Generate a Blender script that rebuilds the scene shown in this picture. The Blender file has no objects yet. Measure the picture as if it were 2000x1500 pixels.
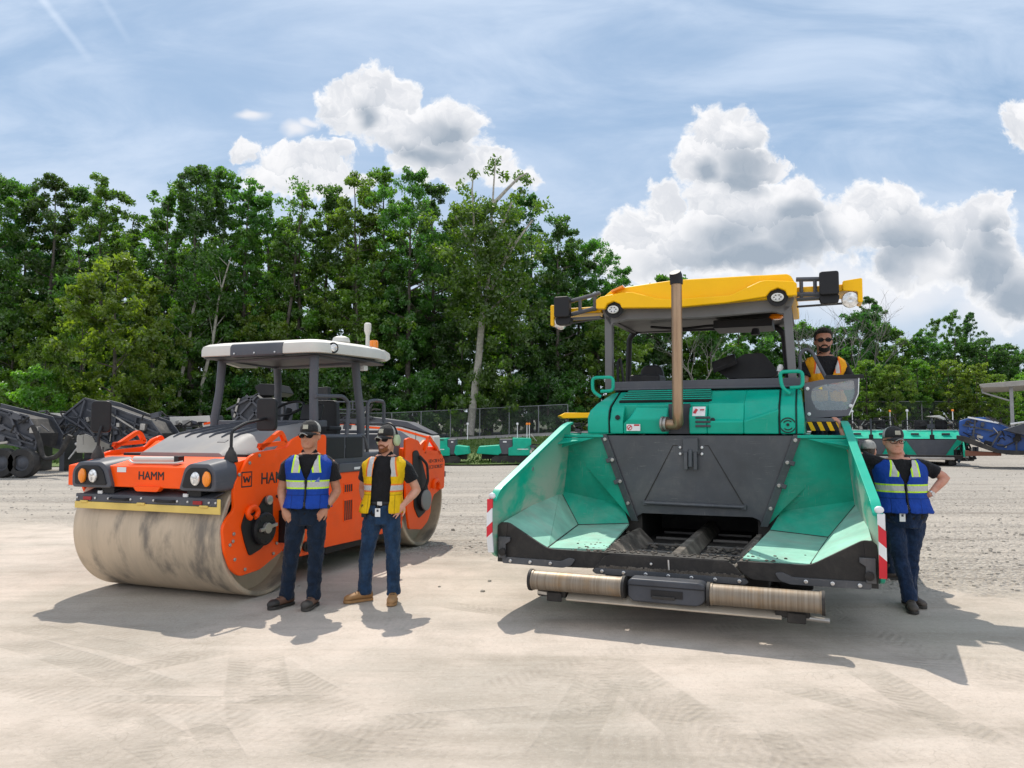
import bpy, bmesh, math, random
from mathutils import Vector, Matrix, noise as mnoise
scene = bpy.context.scene
COL = scene.collection
R = math.radians

# ------------------------------------------------------------------ helpers
class MB:
    """collects shapes and links them as ONE mesh object"""
    def __init__(s): s.v = []; s.f = []
    def add(s, v, f):
        n = len(s.v); s.v += [tuple(p) for p in v]; s.f += [tuple(i+n for i in q) for q in f]; return s
    def box(s, x0, x1, y0, y1, z0, z1):
        return s.add([(x0,y0,z0),(x1,y0,z0),(x1,y1,z0),(x0,y1,z0),(x0,y0,z1),(x1,y0,z1),(x1,y1,z1),(x0,y1,z1)],
                     [(0,3,2,1),(4,5,6,7),(0,1,5,4),(1,2,6,5),(2,3,7,6),(3,0,4,7)])
    def obox(s, c, size, e=(0,0,0)):
        m = Matrix.Translation(c) @ (Matrix.Rotation(e[2],4,'Z') @ Matrix.Rotation(e[1],4,'Y') @ Matrix.Rotation(e[0],4,'X'))
        a, b, d = (k/2 for k in size)
        v = [m @ Vector(p) for p in ((-a,-b,-d),(a,-b,-d),(a,b,-d),(-a,b,-d),(-a,-b,d),(a,-b,d),(a,b,d),(-a,b,d))]
        return s.add(v, [(0,3,2,1),(4,5,6,7),(0,1,5,4),(1,2,6,5),(2,3,7,6),(3,0,4,7)])
    def prism(s, poly, ax, a, b):
        """poly in the other two axes (x:(y,z) y:(x,z) z:(x,y)), pushed from a to b; a,b may be functions of the 2D point"""
        def P(p, t):
            t = t(p) if callable(t) else t
            return (t,p[0],p[1]) if ax == 'x' else (p[0],t,p[1]) if ax == 'y' else (p[0],p[1],t)
        n = len(poly)
        return s.add([P(p,a) for p in poly]+[P(p,b) for p in poly],
                     [tuple(range(n)), tuple(range(2*n-1,n-1,-1))]+[(i,(i+1)%n,n+(i+1)%n,n+i) for i in range(n)])
    def hull(s, bot, top):
        """two polygons of equal count joined"""
        n = len(bot)
        return s.add(list(bot)+list(top), [tuple(range(n)), tuple(range(2*n-1,n-1,-1))]+[(i,(i+1)%n,n+(i+1)%n,n+i) for i in range(n)])
    def slab(s, quad, t):
        """thick polygon in 3D"""
        q = [Vector(p) for p in quad]; nn = Vector((0,0,0))
        for i in range(len(q)): nn += q[i].cross(q[(i+1)%len(q)])
        nn.normalize(); return s.hull([p-nn*t/2 for p in q], [p+nn*t/2 for p in q])
    def loft(s, rings, cap=True, closed=True):
        n = len(rings[0]); v = [p for r in rings for p in r]; f = []
        for i in range(len(rings)-1):
            for j in range(n if closed else n-1):
                k = (j+1) % n; f.append((i*n+j, i*n+k, (i+1)*n+k, (i+1)*n+j))
        if cap: f += [tuple(range(n-1,-1,-1)), tuple(range((len(rings)-1)*n, len(rings)*n))]
        return s.add(v, f)
    def tube(s, pts, r, n=10, closed=False, cap=True, sq=1.0, up=None):
        pts = [Vector(p) for p in pts]; m = len(pts)
        rr = r if isinstance(r, (list,tuple)) else [r]*m
        T = []
        for i in range(m):
            a = pts[i-1] if i > 0 or closed else pts[i]; b = pts[(i+1) % m] if i < m-1 or closed else pts[i]
            t = (b-a); T.append(t.normalized() if t.length > 1e-9 else Vector((0,0,1)))
        u = Vector(up) if up else (Vector((0,0,1)) if abs(T[0].z) < .9 else Vector((1,0,0)))
        rings = []
        for i in range(m):
            u = (u - T[i]*u.dot(T[i]));
            u = u.normalized() if u.length > 1e-6 else Vector((1,0,0))
            w = T[i].cross(u)
            rings.append([pts[i] + (u*math.cos(2*math.pi*(k+.5)/n)*rr[i] + w*math.sin(2*math.pi*(k+.5)/n)*rr[i]*sq) for k in range(n)])
        if closed:
            rings.append(rings[0]); return s.loft(rings, cap=False)
        return s.loft(rings, cap=cap)
    def lathe(s, prof, o, axis, n=24, cap=True):
        """prof: list of (radius, height along axis)"""
        ax = Vector(axis).normalized(); u = ax.orthogonal().normalized(); w = ax.cross(u); o = Vector(o)
        return s.loft([[o+ax*h+(u*math.cos(2*math.pi*k/n)+w*math.sin(2*math.pi*k/n))*r for k in range(n)] for r, h in prof], cap=cap)
    def ball(s, c, r, n=14, m=9):
        r = (r,r,r) if not isinstance(r, (tuple,list)) else r
        rings = []
        for i in range(m+1):
            a = math.pi*(i+.001)/(m+.002) - math.pi/2
            rings.append([(c[0]+r[0]*math.cos(a)*math.cos(2*math.pi*k/n), c[1]+r[1]*math.cos(a)*math.sin(2*math.pi*k/n), c[2]+r[2]*math.sin(a)) for k in range(n)])
        return s.loft(rings)
    def bolt(s, c, axis, r=.016, h=.012):
        return s.lathe([(r,-.004),(r,h*.7),(r*.7,h)], c, axis, 8)
    def build(s, name, mat, parent=None, bevel=0, seg=2, smooth=35, mw=None):
        me = bpy.data.meshes.new(name); me.from_pydata(s.v, [], s.f); me.validate()
        bm = bmesh.new(); bm.from_mesh(me)
        bmesh.ops.recalc_face_normals(bm, faces=bm.faces)
        bm.to_mesh(me); bm.free()
        if smooth:
            me.polygons.foreach_set('use_smooth', [True]*len(me.polygons)); me.set_sharp_from_angle(angle=R(smooth))
        o = bpy.data.objects.new(name, me); COL.objects.link(o)
        if mat: me.materials.append(mat)
        if parent: o.parent = parent
        if bevel:
            b = o.modifiers.new('bevel','BEVEL'); b.width = bevel; b.segments = seg; b.limit_method = 'ANGLE'; b.angle_limit = R(40)
            b.harden_normals = True
        return o

def tag(o, label=None, cat=None, group=None, kind=None):
    if label: o['label'] = label
    if cat: o['category'] = cat
    if group: o['group'] = group
    if kind: o['kind'] = kind
    return o
def thing(name, label, cat, loc=(0,0,0), rz=0, group=None):
    o = bpy.data.objects.new(name, None); COL.objects.link(o); o.empty_display_size = .3
    o.location = loc; o.rotation_euler = (0,0,rz)
    return tag(o, label, cat, group)
def copy_tree(o, parent=None):
    c = o.copy(); COL.objects.link(c)
    if parent: c.parent = parent
    for ch in [k for k in bpy.data.objects if k.parent == o]: copy_tree(ch, c)
    return c
def fillet(pts, r, n=4, closed=False):
    """round the corners of a 2D or 3D polyline"""
    P = [Vector(p) for p in pts]; m = len(P); out = []
    for i in range(m):
        if not closed and i in (0, m-1): out.append(P[i]); continue
        a, b, c = P[i-1], P[i], P[(i+1) % m]
        ra = min(r, (a-b).length*.45, (c-b).length*.45)
        p0 = b+(a-b).normalized()*ra; p2 = b+(c-b).normalized()*ra
        for k in range(n+1):
            t = k/n; out.append(p0*(1-t)**2 + b*2*t*(1-t) + p2*t*t)
    return [tuple(p) for p in out]

# ------------------------------------------------------------------ materials
def nt(m): m.use_nodes = True; return m.node_tree
class NB:
    """tiny node builder"""
    def __init__(s, tree): s.t = tree
    def n(s, kind, **kw):
        nd = s.t.nodes.new(kind)
        for k, v in kw.items():
            if k == 'ins':
                for i, val in v.items():
                    if hasattr(val, 'is_output'): s.t.links.new(val, nd.inputs[i])
                    elif val is not None: nd.inputs[i].default_value = val
            else: setattr(nd, k, v)
        return nd
    def math(s, op, a, b=None, c=None, clamp=False):
        return s.n('ShaderNodeMath', operation=op, use_clamp=clamp, ins={0:a, 1:b, 2:c}).outputs[0]
    def vmath(s, op, a, b=None, out=0):
        return s.n('ShaderNodeVectorMath', operation=op, ins={0:a, 1:b}).outputs[out]
    def mix(s, f, a, b, blend='MIX'):
        return s.n('ShaderNodeMixRGB', blend_type=blend, ins={0:f, 1:a, 2:b}).outputs[0]
    def noise(s, vec, scale, detail=4, rough=.55, dist=0, out='Fac'):
        return s.n('ShaderNodeTexNoise', ins={'Vector':vec,'Scale':scale,'Detail':detail,'Roughness':rough,'Distortion':dist}).outputs[out]
    def ramp(s, f, a, b, smooth=True):
        return s.n('ShaderNodeMapRange', interpolation_type='SMOOTHSTEP' if smooth else 'LINEAR', ins={0:f,1:a,2:b,3:0.,4:1.}).outputs[0]
    def mapping(s, vec, loc=(0,0,0), rot=(0,0,0), scale=(1,1,1)):
        return s.n('ShaderNodeMapping', ins={'Vector':vec,'Location':loc,'Rotation':rot,'Scale':scale}).outputs[0]
    def sep(s, v): return s.n('ShaderNodeSeparateXYZ', ins={0:v}).outputs
    def comb(s, x=0., y=0., z=0.): return s.n('ShaderNodeCombineXYZ', ins={0:x,1:y,2:z}).outputs[0]
def rgba(c): return (c[0], c[1], c[2], 1.)
def newmat(name):
    m = bpy.data.materials.new(name); t = nt(m); b = NB(t); p = t.nodes['Principled BSDF']
    return m, b, p
DUST = (.42,.37,.31,1)
def paint(name, col, rough=.4, metal=0., var=.12, vscale=3., dust=.25, dscale=2.2, bump=0., bscale=60., coat=0., spec=.5, scratch=0.):
    """painted or plain surface: tone variation, dust that gathers on upward faces and in blotches, fine bump.  low = extra mud near the ground"""
    m, b, p = newmat(name)
    co = b.n('ShaderNodeTexCoord').outputs['Object']
    n1 = b.noise(co, vscale, 5, .6)
    tone = b.n('ShaderNodeMapRange', ins={0:n1,1:.3,2:.7,3:1-var,4:1+var}).outputs[0]
    c = b.vmath('SCALE', (col[0],col[1],col[2])); sc = c.node; b.t.links.new(tone, sc.inputs[3])
    base = c
    rg = rough
    if dust:
        n2 = b.noise(co, dscale, 8, .68, .4)
        nz = b.sep(b.n('ShaderNodeNewGeometry').outputs['Normal'])[2]
        up = b.math('MULTIPLY_ADD', b.ramp(nz, .1, .9), .55, .45)
        d = b.math('MULTIPLY', b.ramp(n2, .42, .78), up)
        d = b.math('MULTIPLY', d, dust, clamp=True)
        base = b.mix(d, c, DUST)
        rg = b.math('MULTIPLY_ADD', d, .5, b.math('MULTIPLY_ADD', n1, .12, rough-.06), clamp=True)
    if scratch:
        sc1 = b.noise(b.mapping(co, rot=(.3,.5,.2), scale=(3.,3.,46.)), 2.2, 4, .6); sc2 = b.noise(b.mapping(co, rot=(.1,1.1,.7), scale=(40.,4.,4.)), 1.7, 4, .6); bl_ = b.noise(co, 1.7, 5, .7)
        sk = b.math('MULTIPLY', b.math('MAXIMUM', b.ramp(sc1, .60, .70), b.ramp(sc2, .62, .72)), b.ramp(bl_, .42, .62))
        base = b.mix(b.math('MULTIPLY', sk, scratch), base, (.38,.36,.33,1))
        gr = b.noise(co, 6.5, 7, .75, .6); base = b.mix(b.math('MULTIPLY', b.ramp(gr, .60, .74), scratch*.9), base, (.05,.045,.04,1))
    b.t.links.new(base, p.inputs['Base Color'])
    if hasattr(rg, 'is_output'): b.t.links.new(rg, p.inputs['Roughness'])
    else: p.inputs['Roughness'].default_value = rg
    p.inputs['Metallic'].default_value = metal; p.inputs['Specular IOR Level'].default_value = spec
    p.inputs['Coat Weight'].default_value = coat; p.inputs['Coat Roughness'].default_value = .15
    if bump:
        bn = b.n('ShaderNodeBump', ins={'Height':b.noise(co, bscale, 4), 'Strength':bump, 'Distance':.01})
        b.t.links.new(bn.outputs[0], p.inputs['Normal'])
    return m
M = {}
M['orange'] = paint('orange_paint', (1.0,.095,.0), .42, dust=.05, var=.08, coat=.08, spec=.25, scratch=.13)
M['gray'] = paint('slate_paint', (.078,.082,.097), .5, dust=.16, var=.1, spec=.35, scratch=.12)
M['graylt'] = paint('pale_hood_gray', (.23,.225,.225), .55, dust=.3, var=.06, spec=.25)
M['white'] = paint('offwhite_shell', (.60,.58,.53), .5, dust=.15, var=.05)
M['black'] = paint('black_plastic', (.010,.010,.012), .5, dust=.05, spec=.35)
M['rubber'] = paint('black_rubber', (.022,.021,.021), .8, dust=.28, bump=.3)
M['steel'] = paint('bare_steel', (.4,.38,.35), .38, metal=.8, dust=.4, var=.25)
M['chrome'] = paint('bright_bolt', (.6,.6,.6), .3, metal=.9, dust=.2)
M['green'] = paint('teal_green_paint', (.0,.38,.26), .38, dust=.06, var=.1, coat=.12, spec=.25, scratch=.12)
M['greenfar'] = paint('teal_green_far', (.001,.40,.26), .4, dust=.12, spec=.3)
M['yellow'] = paint('yellow_shell', (.98,.53,.0), .4, dust=.02, var=.04, coat=.1, spec=.25)
M['yellowrub'] = paint('yellow_scraper', (.72,.52,.13), .6, dust=.3)
M['seat'] = paint('seat_vinyl', (.015,.015,.017), .6, dust=.15)
M['bluepaint'] = paint('blue_paint', (.006,.07,.30), .4, dust=.25)
M['darkmetal'] = paint('dark_machine_metal', (.042,.047,.060), .45, metal=.1, dust=.15, var=.3)
M['decal'] = paint('white_decal', (.75,.75,.75), .5, dust=0)
M['blacktxt'] = paint('black_lettering', (.015,.014,.014), .5, dust=.05)
M['reddecal'] = paint('red_decal', (.5,.01,.02), .4, dust=.05)
M['reflred'] = paint('reflective_red', (.62,.012,.03), .35, dust=.08)
M['reflwhite'] = paint('reflective_white', (.72,.74,.76), .35, dust=.08)
M['redlens'] = paint('red_lens', (.33,.008,.015), .2, dust=.1)
M['amber'] = paint('amber_lens', (.9,.25,.004), .2, dust=.02, coat=.5)
M['lens'] = paint('clear_lens', (.75,.75,.74), .12, metal=.5, dust=.03, var=.4, vscale=30)
M['mirrorglass'] = paint('mirror_glass', (.75,.78,.8), .05, metal=1, dust=.02)
M['copper'] = None
def glass(name, col, alpha=.25, rough=.05):
    m, b, p = newmat(name)
    tr = b.n('ShaderNodeBsdfTransparent', ins={0:rgba(col)})
    gl = b.n('ShaderNodeBsdfGlossy', ins={'Color':(1,1,1,1),'Roughness':rough})
    df = b.n('ShaderNodeBsdfDiffuse', ins={0:rgba((.35,.4,.42))})
    m1 = b.n('ShaderNodeMixShader', ins={0:alpha,1:tr.outputs[0],2:df.outputs[0]})
    m2 = b.n('ShaderNodeMixShader', ins={0:.12,1:m1.outputs[0],2:gl.outputs[0]})
    b.t.links.new(m2.outputs[0], b.t.nodes['Material Output'].inputs[0]); return m
M['lensblack'] = paint('sunglass_black', (.006,.006,.007), .45, dust=0, var=.05, spec=.12)
M['glass'] = glass('tinted_glass', (.75,.82,.82), .22)
M['shade'] = glass('dark_lens', (.05,.05,.05), .0, .1)

def text(name, s, size, mat, parent, loc, rot, extr=.0015, bold=0., align='CENTER', sx=1.0, space=1.0):
    cu = bpy.data.curves.new(name, 'FONT'); cu.body = s; cu.size = size; cu.extrude = extr; cu.bevel_depth = bold; cu.bevel_resolution = 0
    cu.align_x = align; cu.align_y = 'CENTER'; cu.space_character = space
    o = bpy.data.objects.new(name, cu); COL.objects.link(o)
    dg = bpy.context.evaluated_depsgraph_get(); me = bpy.data.meshes.new_from_object(o.evaluated_get(dg))
    bpy.data.objects.remove(o); bpy.data.curves.remove(cu)
    me.name = name; me.materials.clear(); me.materials.append(mat)
    o = bpy.data.objects.new(name, me); COL.objects.link(o); o.parent = parent
    o.location = loc; o.rotation_euler = rot; o.scale = (sx,1,1); return o

# ------------------------------------------------------------------ camera
PITCH = math.atan(88/1455)
cam = bpy.data.cameras.new('camera'); camo = bpy.data.objects.new('camera', cam); COL.objects.link(camo)
cam.lens = 36*1455/2000; cam.sensor_width = 36; cam.clip_end = 5000; cam.clip_start = .05
camo.location = (0,0,1.72); camo.rotation_euler = (R(90)+PITCH,0,0); scene.camera = camo

# ------------------------------------------------------------------ light
SUN_EL, SUN_AZ = 56, 14.5      # sun ahead of the camera, a little to the left
sd = Vector((-math.sin(R(SUN_AZ))*math.cos(R(SUN_EL)), math.cos(R(SUN_AZ))*math.cos(R(SUN_EL)), math.sin(R(SUN_EL))))
sun = bpy.data.lights.new('sun','SUN'); sun.energy = 2.85; sun.angle = R(.5); sun.color = (1,.93,.83)
suno = bpy.data.objects.new('sun', sun); COL.objects.link(suno); suno.location = (-8,30,40)
suno.rotation_euler = (-sd).to_track_quat('-Z','Y').to_euler()
vs = scene.view_settings; vs.view_transform = 'Standard'; vs.look = 'None'; vs.gamma = 1; vs.use_curve_mapping = False
vs.exposure = .7
scene.cycles.use_denoising = True
scene.cycles.max_bounces = 6; scene.cycles.diffuse_bounces = 3; scene.cycles.glossy_bounces = 3; scene.cycles.transparent_max_bounces = 12
scene.cycles.sample_clamp_indirect = 6
# ------------------------------------------------------------------ sky: Nishita blue, cirrus veil, cumulus banks (all a function of the view-independent sky direction)
world = bpy.data.worlds.new('World'); scene.world = world; world.use_nodes = True
wt = world.node_tree; wb = NB(wt); bg = wt.nodes['Background']
sky = wb.n('ShaderNodeTexSky', sky_type='NISHITA'); sky.sun_disc = False
sky.sun_elevation = R(SUN_EL); sky.sun_rotation = R(-SUN_AZ); sky.altitude = 200; sky.air_density = 1.0; sky.dust_density = 1.5; sky.ozone_density = 1.2
def skydir(px, py):
    u = 750-py; y = 1455*math.cos(PITCH)-u*math.sin(PITCH); z = 1455*math.sin(PITCH)+u*math.cos(PITCH)
    return ((px-1000)/y, z/y)
d = wb.sep(wb.n('ShaderNodeTexCoord').outputs['Generated'])
ay = wb.math('MAXIMUM', wb.math('ABSOLUTE', d[1]), .04)
U = wb.comb(wb.math('DIVIDE', d[0], ay), wb.math('DIVIDE', d[2], ay), 0.)
def fbm_warp(vec, scale, amp, detail):
    nz = wb.noise(vec, scale, detail, .6, 0, 'Color')
    return wb.vmath('ADD', vec, wb.vmath('MULTIPLY', wb.vmath('SUBTRACT', nz, (.5,.5,.5)), (amp,amp,0)))
W1 = fbm_warp(U, 13., .066, 3)
W1 = fbm_warp(W1, 40., .032, 4)
W1 = fbm_warp(W1, 120., .011, 4)
W2 = fbm_warp(U, 9., .07, 3)
def blobs(vec, lst, withy=False):
    out = None; oy = None
    for (x, y, rx, ry) in lst:
        u, v = skydir(x, y); k = 1/1455
        q = wb.vmath('MULTIPLY', wb.vmath('SUBTRACT', vec, (u,v,0)), (1/(rx*k),1/(ry*k),0))
        l = wb.vmath('LENGTH', q, out=1)
        if withy:
            qy = wb.sep(q)[1]
            oy = qy if out is None else wb.n('ShaderNodeMix', data_type='FLOAT', ins={0:wb.math('LESS_THAN', l, out),2:oy,3:qy}).outputs[0]
        out = l if out is None else wb.math('MINIMUM', out, l)
    return (out, oy) if withy else out
CU = [(1392,250,62,52),(1445,262,58,52),(1370,310,52,62),(1430,330,85,70),(1500,335,42,22),
      (1300,385,48,48),(1395,385,60,56),(1470,410,80,66),(1550,405,66,62),(1275,440,85,52),(1222,468,52,36),(1250,510,90,50),(1370,470,150,70),(1500,470,150,75),
      (1700,410,66,52),(1750,400,56,46),(1650,445,90,60),(1765,450,110,70),(1850,450,70,52),(1925,425,66,50),(1962,415,26,36),(1930,510,78,90),(1985,560,70,80),(1810,510,120,60),
      (2003,240,44,50),
      (655,205,50,42),(705,190,52,50),(742,170,40,46),(785,195,42,46),(705,230,94,46),(790,250,94,56),(870,245,74,52),(905,250,44,54),(850,290,104,46),
      (480,300,36,26),(560,318,66,32),(625,318,66,40),(665,305,32,28),(600,350,140,30),(962,312,40,32),(900,330,120,30),(1000,350,60,30)]
WISP = [(488,222,42,14),(575,256,36,18),(600,245,24,12)]
LOWB = [(1400,560,260,60),(1700,560,300,75),(1960,600,120,60)]
SH = [(1450,312,70,48),(1445,345,60,40),(1425,470,95,45),(1560,470,80,55),(1470,510,180,42),(1760,470,100,45),(1700,500,80,40),(1930,520,62,80),(1990,580,60,60),(870,262,50,38),(830,300,80,24),(1370,330,30,30),(1950,460,40,40),(720,215,30,30),(1560,420,50,36)]
dC, yC = blobs(W1, CU, True); dW = blobs(W2, WISP); dL = blobs(W2, LOWB); dS = blobs(W2, SH)
edn = wb.noise(U, 30., 6, .7, .3)
mC = wb.ramp(wb.math('ADD', dC, wb.math('MULTIPLY', wb.math('SUBTRACT', edn, .5), .95)), 1.14, .78)
mW = wb.math('MULTIPLY', wb.ramp(dW, 1.2, .2), .85)
mL = wb.math('MULTIPLY', wb.ramp(dL, 1.25, .3), .75)
det = wb.noise(W1, 20., 6, .62)
det2 = wb.noise(W2, 7., 5, .6)
sh = wb.math('MULTIPLY', wb.ramp(wb.math('ADD', dS, wb.math('MULTIPLY', det2, .9)), 2.0, .55), wb.ramp(dC, 1.0, .55))
sh = wb.math('ADD', wb.math('MULTIPLY', sh, wb.math('MULTIPLY_ADD', det, .9, .45)), wb.math('MULTIPLY', wb.math('MULTIPLY', wb.ramp(yC, .45, -.75), wb.ramp(dC, 1.05, .75)), .24), clamp=True)
K = 10.4
white = (1.02*K,1.02*K,1.04*K,1); mid = (.74*K,.77*K,.83*K,1); grey = (.40*K,.47*K,.56*K,1)
puff = wb.mix(wb.math('MULTIPLY', wb.ramp(det, .62, .38), .75), white, mid)
rim = wb.math('MULTIPLY', wb.ramp(dC, .62, .98), .8)
puff = wb.mix(rim, puff, (1.06*K,1.06*K,1.07*K,1))
ccol = wb.mix(sh, puff, grey)
# cirrus veil
cu1 = wb.noise(wb.mapping(U, rot=(0,0,R(25)), scale=(1.6,5.,1)), 1.6, 7, .6, .6)
cu2 = wb.noise(wb.mapping(U, rot=(0,0,R(-32)), scale=(1.2,3.2,1)), 1.3, 5, .55, .4)
veil = wb.math('MULTIPLY', wb.ramp(wb.math('ADD', wb.math('MULTIPLY', cu1, .55), wb.math('MULTIPLY', cu2, .45)), .38, .62), .75)
vsp = wb.sep(U)
def streak(p0, p1, w):
    a = skydir(*p0); b_ = skydir(*p1); dx, dy = b_[0]-a[0], b_[1]-a[1]; L = math.hypot(dx,dy); dx/=L; dy/=L
    q = wb.vmath('SUBTRACT', W2, (a[0],a[1],0))
    al = wb.vmath('DOT_PRODUCT', q, (dx,dy,0), out=1); ac = wb.math('ABSOLUTE', wb.vmath('DOT_PRODUCT', wb.vmath('SUBTRACT', U, (a[0],a[1],0)), (-dy,dx,0), out=1))
    return wb.math('MULTIPLY', wb.ramp(ac, w, 0.), wb.math('MULTIPLY', wb.ramp(al, L, L*.55), wb.ramp(al, -.5*L, 0.)))
ct = wb.math('ADD', wb.math('MULTIPLY', streak((60,-30),(190,135),.0085), .45), wb.math('MULTIPLY', streak((190,-20),(270,110),.008), .22))
lowhaze = wb.math('MULTIPLY', wb.ramp(vsp[1], .45, .05), .42)
veil = wb.math('ADD', veil, ct, clamp=True)
base = wb.mix(veil, wb.mix(.6, sky.outputs[0], (.40*K,.61*K,.88*K,1)), (.72*K,.84*K,1.02*K,1))
base = wb.mix(lowhaze, base, (.86*K,.90*K,.97*K,1))
base = wb.mix(wb.math('ADD', mW, mL, clamp=True), base, (.97*K,.97*K,1.0*K,1))
tot = wb.mix(mC, base, ccol)
# behind the viewer: unseen bright clouds, added to lift the shaded front faces
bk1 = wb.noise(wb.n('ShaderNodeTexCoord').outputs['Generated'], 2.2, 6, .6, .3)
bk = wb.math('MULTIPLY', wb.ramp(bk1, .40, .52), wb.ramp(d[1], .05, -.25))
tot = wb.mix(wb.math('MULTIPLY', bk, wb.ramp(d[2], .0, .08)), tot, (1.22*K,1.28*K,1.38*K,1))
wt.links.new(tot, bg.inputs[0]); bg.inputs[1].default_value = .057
world.cycles.sampling_method = 'MANUAL'; world.cycles.sample_map_resolution = 512

# ------------------------------------------------------------------ ground
def sstep(a, b, x): t = min(1, max(0, (x-a)/(b-a))); return t*t*(3-2*t)
def terr(x, y):
    h = 1.35+.05*max(-9, min(8, x))
    return h*sstep(36, 54, y) + max(0, y-56)*.02
gm = bpy.data.materials.new('limestone_yard'); t = nt(gm); b = NB(t); p = t.nodes['Principled BSDF']
co = b.n('ShaderNodeTexCoord').outputs['Object']
xyz = b.sep(co)
wv = b.noise(co, .55, 6, .65); 
# the edge between the fine pale pad in front and the rough gravel behind
edge = b.math('ADD', xyz[1], b.math('MULTIPLY', xyz[0], .42))       # y + .42 x
edge = b.math('ADD', edge, b.math('MULTIPLY', b.math('SUBTRACT', wv, .5), 1.6))
pad = b.ramp(b.math('ADD', edge, b.math('MULTIPLY', b.math('SUBTRACT', b.noise(co, 3.5, 6, .7), .5), 2.2)), 11.0, 9.4)
big = b.noise(co, .35, 6, .6); medn = b.noise(co, 2.2, 8, .62); fine = b.noise(co, 60., 6, .7); grit = b.noise(co, 14., 8, .72)
padc = b.mix(b.ramp(big, .38, .62), (.57,.49,.42,1), (.41,.365,.31,1))
padc = b.mix(b.math('MULTIPLY', b.ramp(medn, .45, .72), .32), padc, (.29,.25,.20,1))
padc = b.mix(b.math('MULTIPLY', b.ramp(grit, .56, .8), .28), padc, (.24,.205,.165,1))
for (ang_, sc_, am_) in ((58,2.4,.26),(-52,3.,.24),(85,2.2,.2),(30,3.6,.16)):
    sn = b.noise(b.mapping(co, rot=(0,0,R(ang_)), scale=(.3,sc_,1)), 1., 7, .66, .5)
    padc = b.mix(b.math('MULTIPLY', b.ramp(sn, .50, .70), am_), padc, (.27,.235,.185,1))
    padc = b.mix(b.math('MULTIPLY', b.ramp(sn, .46, .33), am_*.6), padc, (.60,.55,.485,1))
mot = b.noise(co, 28., 6, .75); sp_ = b.noise(co, 95., 4, .7); blot = b.noise(co, 5.5, 8, .75, .5)
padc = b.mix(b.math('MULTIPLY', b.ramp(blot, .52, .72), .24), padc, (.29,.25,.20,1))
padc = b.mix(b.math('MULTIPLY', b.ramp(mot, .50, .74), .34), padc, (.26,.225,.18,1))
padc = b.mix(b.math('MULTIPLY', b.ramp(mot, .48, .30), .30), padc, (.64,.59,.52,1))
padc = b.mix(b.math('MULTIPLY', b.ramp(sp_, .58, .75), .35), padc, (.20,.175,.14,1))
# tyre and crawler tracks worked into the pad
hgt = b.math('MULTIPLY', grit, .35)
TR = [((-4.17, 6.29), (-2.14, 4.96), 0.15), ((-4.34, 6.68), (-2.58, 5.74), 0.13), ((-2.96, 5.21), (-2.18, 5.93), 0.11), ((-2.63, 4.88), (-1.13, 4.85), 0.07), ((-1.96, 5.85), (-1.52, 4.64), 0.2), ((-1.76, 5.62), (-1.12, 4.8), 0.14), ((-1.92, 4.19), (-1.51, 4.59), 0.1), ((-2.38, 4.64), (-1.62, 3.92), 0.16), ((-2.47, 4.27), (-2.04, 3.9), 0.16), ((-1.86, 4.59), (-1.43, 3.9), 0.09), ((0.63, 5.29), (0.18, 3.9), 0.16), ((0.73, 5.61), (1.12, 4.21), 0.22), ((1.5, 4.51), (1.47, 3.98), 0.1), ((2.52, 5.61), (2.64, 4.03), 0.15), ((-0.71, 7.45), (0.05, 7.04), 0.12), ((-0.89, 4.42), (0.79, 4.74), 0.12), ((1.68, 5.21), (2.61, 4.42), 0.12), ((-1.26, 4.28), (-0.63, 3.96), 0.14)]
for (p0, p1, w) in TR:
    dx, dy = p1[0]-p0[0], p1[1]-p0[1]; L = math.hypot(dx,dy); dx/=L; dy/=L
    q = b.vmath('SUBTRACT', b.vmath('ADD', co, b.vmath('MULTIPLY', b.vmath('SUBTRACT', b.n('ShaderNodeTexNoise', ins={'Vector':co,'Scale':.5,'Detail':2.}).outputs['Color'], (.5,.5,.5)), (.16,.16,0))), (p0[0],p0[1],0))
    al = b.vmath('DOT_PRODUCT', q, (dx,dy,0), out=1); ac = b.vmath('DOT_PRODUCT', q, (-dy,dx,0), out=1)
    aa = b.math('ABSOLUTE', ac)
    m_ = b.math('MULTIPLY', b.ramp(aa, w*1.06, w*.93), b.math('MULTIPLY', b.ramp(al, -.15, .3), b.ramp(al, L+.15, L-.3)))
    lug = b.math('SINE', b.math('ADD', b.math('MULTIPLY', al, 95.), b.math('MULTIPLY', aa, 60.)))
    m_ = b.math('MULTIPLY', m_, b.ramp(b.noise(co, 2.6, 5, .7), .34, .56))
    lg = b.math('MULTIPLY', m_, b.math('MULTIPLY_ADD', b.math('MULTIPLY', lug, b.ramp(medn, .4, .6)), .26, .6))
    padc = b.mix(b.math('MULTIPLY', lg, .62), padc, (.275,.245,.2,1))
    hgt = b.math('SUBTRACT', hgt, b.math('MULTIPLY', lg, .45))
ARC = [((-9.,-2.5),10.6,.24),((-9.,-2.5),12.3,.24),((7.5,-3.),9.3,.22),((7.5,-3.),11.0,.22),((1.,13.),8.9,.2),((1.,13.),10.3,.2),((-2.,-14.),17.6,.24),((12.,9.),9.4,.26)]
wob = b.vmath('ADD', co, b.vmath('MULTIPLY', b.vmath('SUBTRACT', b.n('ShaderNodeTexNoise', ins={'Vector':co,'Scale':.7,'Detail':3.}).outputs['Color'], (.5,.5,.5)), (.22,.22,0)))
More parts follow.
